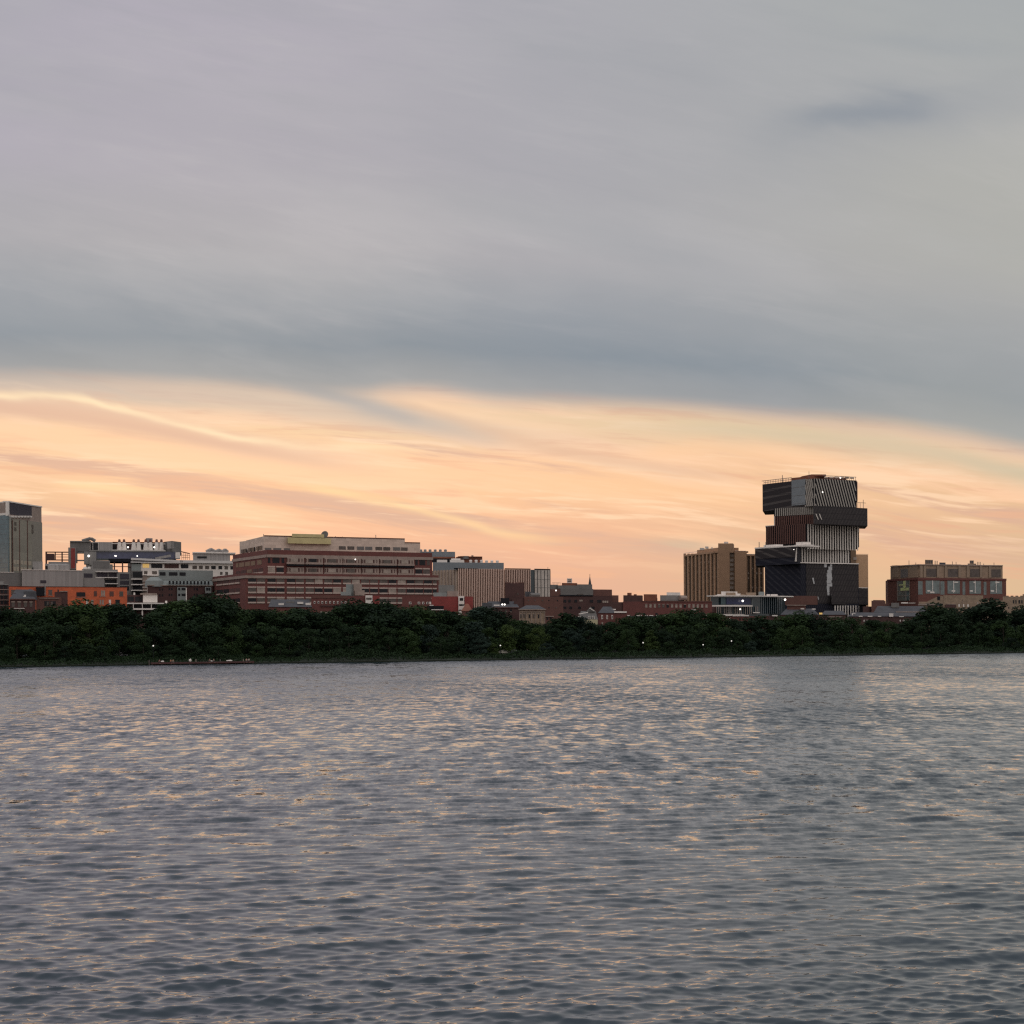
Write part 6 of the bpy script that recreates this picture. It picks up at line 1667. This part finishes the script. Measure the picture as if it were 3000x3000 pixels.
mid = [(-10, 1830, 'round', 'dark', 1.0), (50, 1838, 'broad', 'mid', .9), (105, 1845, 'round', 'dark', 1.0), (158, 1832, 'broad', 'dark', .9), (210, 1842, 'round', 'dark', 1.0), (262, 1814, 'oval', 'pale', 1.0), (300, 1820, 'round', 'mid', .8), (350, 1846, 'broad', 'dark', .9), (400, 1852, 'round', 'mid', 1.0), (452, 1846, 'broad', 'dark', .9),
       (510, 1836, 'round', 'mid', 1.0), (565, 1826, 'broad', 'dark', .9), (622, 1832, 'round', 'dark', 1.0), (680, 1842, 'broad', 'mid', .9), (735, 1846, 'round', 'dark', 1.0), (790, 1842, 'broad', 'dark', .9), (848, 1848, 'round', 'mid', 1.0), (905, 1846, 'broad', 'dark', .9), (965, 1850, 'round', 'dark', 1.0), (1022, 1840, 'broad', 'dark', .9), (1080, 1842, 'round', 'dark', 1.0), (1140, 1844, 'broad', 'dark', .9), (1195, 1846, 'round', 'mid', 1.0),
       (1256, 1839, 'round', 'blue', 1.05), (1312, 1838, 'broad', 'dark', .9), (1388, 1828, 'cone', 'blue', 1.5), (1430, 1846, 'round', 'mid', .9), (1484, 1838, 'oval', 'pale', 1.2), (1530, 1856, 'broad', 'dark', .8), (1576, 1843, 'broad', 'pale', .8), (1622, 1848, 'round', 'dark', .9), (1676, 1848, 'round', 'blue', 1.0), (1728, 1856, 'broad', 'dark', .9), (1782, 1856, 'round', 'mid', 1.0), (1840, 1850, 'broad', 'mid', .8), (1906, 1852, 'cone', 'pale', 1.2), (1950, 1850, 'round', 'dark', .9),
       (2006, 1840, 'broad', 'dark', .9), (2062, 1846, 'round', 'mid', 1.0), (2118, 1852, 'broad', 'dark', .9), (2176, 1852, 'round', 'dark', 1.0), (2232, 1850, 'oval', 'dark', 1.4), (2292, 1846, 'broad', 'mid', .9), (2350, 1840, 'round', 'mid', 1.0), (2408, 1846, 'broad', 'dark', .9), (2468, 1832, 'round', 'mid', 1.1), (2524, 1848, 'broad', 'mid', .9), (2582, 1850, 'round', 'mid', 1.0), (2640, 1846, 'broad', 'dark', .9), (2700, 1842, 'round', 'mid', 1.0), (2756, 1836, 'broad', 'dark', .9), (2812, 1838, 'round', 'dark', 1.0), (2870, 1832, 'broad', 'dark', .9), (2940, 1826, 'broad', 'mid', .95), (3000, 1836, 'round', 'mid', 1.0)]
for i, (px, top, sh, c, w) in enumerate(mid):
    if px in (1530,): continue
    tree(px, top - 6, 10 + (i * 5) % 5, sh, c, w * 1.15, row='mid')
front = [(20, 1892, 'round', 'dark'), (130, 1888, 'broad', 'dark'), (190, 1895, 'round', 'dark'), (250, 1886, 'broad', 'dark'), (300, 1893, 'round', 'dark'), (420, 1862, 'round', 'mid'), (500, 1890, 'broad', 'dark'), (560, 1884, 'round', 'dark'), (640, 1892, 'broad', 'dark'), (755, 1888, 'round', 'mid'), (820, 1890, 'broad', 'dark'), (880, 1892, 'round', 'dark'),
         (1060, 1890, 'broad', 'dark'), (1120, 1896, 'round', 'dark'), (1215, 1880, 'round', 'mid'), (1290, 1866, 'broad', 'mid'), (1345, 1880, 'round', 'dark'), (1405, 1872, 'broad', 'blue'), (1446, 1886, 'round', 'pale'), (1600, 1884, 'broad', 'blue'), (1660, 1880, 'round', 'dark'), (1715, 1890, 'broad', 'dark'), (1770, 1892, 'round', 'mid'), (1840, 1888, 'broad', 'dark'), (1960, 1878, 'round', 'mid'), (2020, 1886, 'broad', 'dark'), (2072, 1899, 'round', 'pale'),
         (2160, 1880, 'broad', 'mid'), (2200, 1878, 'round', 'blue'), (2270, 1890, 'broad', 'dark'), (2340, 1888, 'round', 'mid'), (2400, 1886, 'broad', 'dark'), (2460, 1880, 'round', 'mid'), (2540, 1886, 'broad', 'mid'), (2620, 1886, 'round', 'dark'), (2690, 1880, 'broad', 'mid'), (2760, 1882, 'round', 'dark'), (2830, 1884, 'broad', 'dark'), (2900, 1880, 'round', 'dark'), (2965, 1868, 'broad', 'dark')]
for i, (px, top, sh, c) in enumerate(front):
    tree(px, top, 4 + (i * 3) % 4, sh, c, 1.35, 'shrub', 'shrub', 'front')

def bank_brush():
    """Uncountable low growth along the water's edge: one object."""
    rg = np.random.default_rng(9); n = 60000
    x = rg.uniform(-205, 255, n); off = rg.uniform(.02, 9, n) ** 1.0
    hmax = 1.3 + .8 * np.sin(x * .16) * np.sin(x * .043 + 1) + .4 * np.sin(x * .7)
    hmax += np.where((x > -62) & (x < -33), .9, 0)          # taller hedge
    g = np.interp(off, [0, .6, 5, 14], [.4, .5, 1.3, 2.0])
    z = g + rg.uniform(0, 1, n) ** .8 * np.maximum(.35, hmax) * np.interp(off, [0, 1, 4, 9], [.45, .7, 1, .6])
    c = np.stack([x, shore_y(x) + off * DS, z], 1)
    d = rg.normal(size=(n, 3)); d /= np.linalg.norm(d, axis=1)[:, None]
    h = rg.normal(size=(n, 3)); u = np.cross(d, h); u /= np.linalg.norm(u, axis=1)[:, None]; v = np.cross(d, u)
    s = rg.uniform(.12, .34, n)[:, None]
    V = np.stack([c - u * s, c - v * s * .7, c + u * s, c + v * s * .7], 1).reshape(-1, 3).astype(np.float32)
    me = bpy.data.meshes.new('bank_brush')
    me.vertices.add(len(V)); me.vertices.foreach_set('co', V.ravel())
    me.loops.add(n * 4); me.loops.foreach_set('vertex_index', np.arange(n * 4, dtype=np.int32))
    me.polygons.add(n); me.polygons.foreach_set('loop_start', np.arange(0, n * 4, 4, dtype=np.int32))
    me.update(calc_edges=True); me.materials.append(LEAF['dark'])
    o = bpy.data.objects.new('bank_brush', me); COL.objects.link(o)
    tag(o, 'low dark green brush growing along the edge of the far bank', 'undergrowth', kind='stuff')
bank_brush()
# ------------------------------------------------------------------ road, dock, people and small things
def make_road():
    v = []; n = 0; f = []
    xs = list(range(-420, 441, 20))
    for x in xs:
        for off in (18.5, 25.5): v.append((x, shore_y(x) + off * DS, ground_z(off) + .05))
    for i in range(len(xs) - 1): f.append((2 * i, 2 * i + 2, 2 * i + 3, 2 * i + 1))
    tag(mesh_obj('road', v, f, mat('asphalt', (.05, .05, .052), .9)), kind='structure')
make_road()

DOCKF = street(430, 745, -1.6, 1945)
def dock():
    f = DOCKF
    r = thing('dock', 'low dark wooden dock along the water at the left with people sitting on it', 'dock', f.A, 0)
    wood = mat('dock_wood', (.085, .066, .060), .85, .25, .8)
    with part(r, 'deck', wood) as mb: mb.fbox(f, 1.2, f.L, 0, 3.2, .62, .78)
    with part(r, 'edge_beam', mat('red_brown_beam', (.095, .040, .038))) as mb: mb.fbox(f, 1.2, f.L, -.12, -.003, .34, .80)
    for i in range(12):
        u = 1.6 + (f.L - 2) * i / 11
        with part(r, 'pile', wood) as mb: mb.cyl(f.pt(u, .25, 0), .14, -1.2, .62, 8)
    for px, top in ((437, 1933),):
        u, z = f.hit(px, top)
        with part(r, 'mooring_post', wood) as mb: mb.cyl(f.pt(u, .2, 0), .2, -1.0, z, 8, .17)
    for px, top, m in ((574, 1931, 'stone'), (713, 1930, 'stone'), (645, 1931, 'greydark')):
        u, z = f.hit(px, top)
        with part(r, 'mooring_post', M[m]) as mb: mb.cyl(f.pt(u, .3, 0), .13, .7, z, 8, .11)
dock()

def skin_mesh(name, pts, edges, rad, m, parent, sub=1):
    me = bpy.data.meshes.new(name); me.from_pydata(pts, edges, []); me.materials.append(m)
    o = bpy.data.objects.new(name, me); COL.objects.link(o); o.parent = parent
    s = o.modifiers.new('skin', 'SKIN'); s.use_smooth_shade = True
    for v, q in zip(me.skin_vertices[0].data, rad): v.radius = (q, q)
    me.skin_vertices[0].data[0].use_root = True
    if sub: u = o.modifiers.new('sub', 'SUBSURF'); u.levels = u.render_levels = sub
    return o
SKIN = mat('skin', (.42, .25, .18), .6, .05)
HAIR = mat('dark_hair', (.03, .022, .018), .6, .1)
def sitting_person(label, px, shirt, trousers):
    f = DOCKF; u, _ = f.hit(px, 1940); p = f.pt(u, .32, .80)
    r = thing('person', label, 'person', p[:2], p[2], 'people sitting on the dock')
    r.rotation_euler = (0, 0, math.atan2(f.e.y, f.e.x) + rnd.uniform(-.25, .25))
    # facing the river (-y): hips at the deck edge, shins hanging over it
    P = [(0, 0, .12), (0, -.02, .32), (0, -.03, .50), (0, -.05, .60), (0, -.07, .74), (0, -.08, .83),
         (.10, -.02, .10), (.12, -.42, .11), (.12, -.46, -.32), (.12, -.56, -.36),
         (-.10, -.02, .10), (-.12, -.42, .11), (-.12, -.46, -.32), (-.12, -.56, -.36),
         (.19, -.03, .50), (.24, -.10, .26), (.16, -.30, .17), (.14, -.37, .16),
         (-.19, -.03, .50), (-.24, -.10, .26), (-.16, -.30, .17), (-.14, -.37, .16)]
    E = [(0, 1), (1, 2), (2, 3), (3, 4), (4, 5), (0, 6), (6, 7), (7, 8), (8, 9), (0, 10), (10, 11), (11, 12), (12, 13), (2, 14), (14, 15), (15, 16), (16, 17), (2, 18), (18, 19), (19, 20), (20, 21)]
    Rd = [.13, .12, .13, .05, .10, .09, .085, .065, .05, .04, .085, .065, .05, .04, .06, .045, .035, .03, .06, .045, .035, .03]
    skin_mesh('body', P, E, Rd, SKIN, r)
    skin_mesh('shirt', [(0, 0, .10), (0, -.02, .32), (0, -.03, .50), (.19, -.03, .50), (.235, -.09, .31), (-.19, -.03, .50), (-.235, -.09, .31)], [(0, 1), (1, 2), (2, 3), (3, 4), (2, 5), (5, 6)], [.15, .14, .145, .075, .06, .075, .06], shirt, r)
    skin_mesh('trousers', [(0, 0, .11), (.10, -.02, .105), (.12, -.42, .115), (.12, -.455, -.20), (-.10, -.02, .105), (-.12, -.42, .115), (-.12, -.455, -.20)], [(0, 1), (1, 2), (2, 3), (0, 4), (4, 5), (5, 6)], [.15, .10, .08, .068, .10, .08, .068], trousers, r)
    h = MB(); h.ball((0, -.055, .82), .105, 8, 6, .85); o = mesh_obj('hair', h.v, h.f, HAIR, r, True)
cl = lambda n, c: mat(n, c, .9, .1)
sitting_person('person in a dark red top sitting near the left end of the dock', 467, cl('dark_red_cloth', (.16, .04, .04)), cl('dark_cloth', (.03, .03, .04)))
sitting_person('person in an orange top sitting on the dock', 500, cl('orange_cloth', (.48, .17, .08)), cl('dark_cloth', (.03, .03, .04)))
sitting_person('person in a tan top sitting close beside the one in orange', 507, cl('tan_cloth', (.34, .25, .17)), cl('grey_cloth', (.12, .12, .13)))
sitting_person('person in a brown top sitting left of the pale bundle on the dock', 614, cl('brown_cloth', (.20, .10, .08)), cl('dark_cloth', (.03, .03, .04)))
sitting_person('person in a grey top sitting between the two pale bundles on the dock', 626, cl('grey_cloth', (.12, .12, .13)), cl('dark_cloth', (.03, .03, .04)))
sitting_person('person in a pink top sitting at the right end of the dock', 722, cl('pink_cloth', (.50, .30, .27)), cl('grey_cloth', (.12, .12, .13)))
sitting_person('person in a pale top sitting last at the right end of the dock', 729, cl('pale_cloth', (.55, .50, .46)), cl('dark_cloth', (.03, .03, .04)))

def bundle(label, px, py, sx, h, cat='bundle', name='bundle'):
    f = DOCKF; u, _ = f.hit(px, py); mb = MB(); c = f.pt(u, .9, .78 + h * .5)
    mb.ball((0, 0, 0), 1, 12, 8)
    v = [(c[0] + (q[0] * f.e.x) * sx - q[1] * f.e.y * .3, c[1] + q[0] * f.e.y * sx + q[1] * f.e.x * .3, c[2] + max(-.5 * h, q[2] * h * (.55 + .12 * math.sin(5 * q[0])))) for q in mb.v]
    o = mesh_obj(name, v, mb.f, M['white'], None, True); tag(o, label, cat)
bundle('round white ball lying on the dock', 557, 1938, .42, .85, 'buoy', 'buoy')
bundle('small white bundle left on the dock beside the person in red', 476, 1939, .5, .45)
bundle('flat white bundle lying on the dock right of the person in brown', 619, 1939, .55, .3)
bundle('low white boat shape lying on the dock right of the dark post', 672, 1938, 1.0, .42, 'boat', 'small_boat')

# street lamps among the trees
def street_lamp(px, py, off, label):
    Y = st(px, off); xy = XY(px, Y, py); z = zz(px, py, Y); g = ground_z(off)
    r = thing('street_lamp', label, 'street lamp', xy, g, 'street lamps along the bank')
    mb = MB(); mb.cyl((0, 0, 0), .09, 0, z - g - .25, 8, .06); mesh_obj('post', mb.v, mb.f, M['black'], r)
    mb = MB(); mb.cyl((0, 0, 0), .16, z - g - .30, z - g - .22, 8); mb.cyl((0, 0, 0), .2, z - g + .26, z - g + .33, 8, .06); mesh_obj('cap', mb.v, mb.f, M['black'], r)
    mb = MB(); mb.ball((0, 0, z - g), .21, 8, 6); mesh_obj('globe', mb.v, mb.f, M['lamp_dim'], r, True)
M['lamp_dim'] = glow_mat('globe_light', (1.0, .95, .88), .6)
street_lamp(449, 1892, 3.5, 'street lamp with a white globe above the dock')
street_lamp(1466, 1891, 4, 'street lamp at the pale opening under the yellow green tree')
street_lamp(1884, 1883, 4, 'street lamp left of the pointed yellow green tree')
street_lamp(2060, 1889, 3.5, 'bright street lamp above the small yellow green shrub')
street_lamp(2143, 1878, 4, 'street lamp below the core of the tan tower')
street_lamp(427, 1806, 40, 'street lamp added in place of white banners in the gap under the terrace slabs')  # added lamp with glowing globe, standing in for white banners

# cars half hidden behind the trees
def car_meshes():
    body = [(-2.2, .35), (-2.2, .75), (-1.9, .85), (-1.1, .95), (-.55, 1.40), (.75, 1.42), (1.35, 1.0), (2.15, .85), (2.25, .4)]
    mb = MB(); n = len(body)
    for y in (-.85, .85): mb.v += [(x, y * (.86 if z > 1.2 else 1), z) for x, z in body]
    mb.f += [tuple(range(n)), tuple(reversed(range(n, 2 * n)))] + [(i, n + i, n + (i + 1) % n, (i + 1) % n) for i in range(n)]
    mb.f = [tuple(reversed(q)) for q in mb.f]
    win = MB()
    for s in (-1, 1):
        a = s * .87; win.hexa([(-.85, a * .97 - .02, .98), (.95, a * .97 - .02, .98), (.95, a * .97 + .02, .98), (-.85, a * .97 + .02, .98), (-.45, a * .88 - .02, 1.36), (.68, a * .88 - .02, 1.36), (.68, a * .88 + .02, 1.36), (-.45, a * .88 + .02, 1.36)])
    wheels = []
    for x in (-1.4, 1.4):
        for y in (-.8, .8):
            w = MB(); w.tube((x, y - .1, .33), (x, y + .1, .33), .33, .33, 12); wheels.append(w)
    return mb, win, wheels
CB, CW, CWH = car_meshes()
def car(px, off, paint, label):
    x = XY(px, st(px, off), 1915)
    r = thing('parked_car', label, 'car', x, ground_z(off) + .07, 'cars glimpsed under the trees')
    r.rotation_euler = (0, 0, math.atan(SH_B * DS))
    mesh_obj('body', CB.v, CB.f, paint, r); mesh_obj('window_band', CW.v, CW.f, M['g_dark'], r)
    for w in CWH: mesh_obj('wheel', w.v, w.f, M['black'], r)
car(88, 14, mat('silver_paint', (.30, .31, .34), .35), 'silver car under the trees near the left edge')
car(350, 14, mat('pale_paint', (.48, .47, .47), .35), 'pale car glimpsed under the trees left of the dock')
car(690, 14, mat('blue_grey_paint', (.30, .34, .38), .35), 'blue grey car under the trees above the right end of the dock')
car(1475, 9, mat('cream_paint', (.40, .38, .32), .35), 'cream car in the opening below the two roof lamps')
car(1502, 9, mat('grey_paint', (.24, .25, .29), .35), 'grey car right of the cream car in the opening')
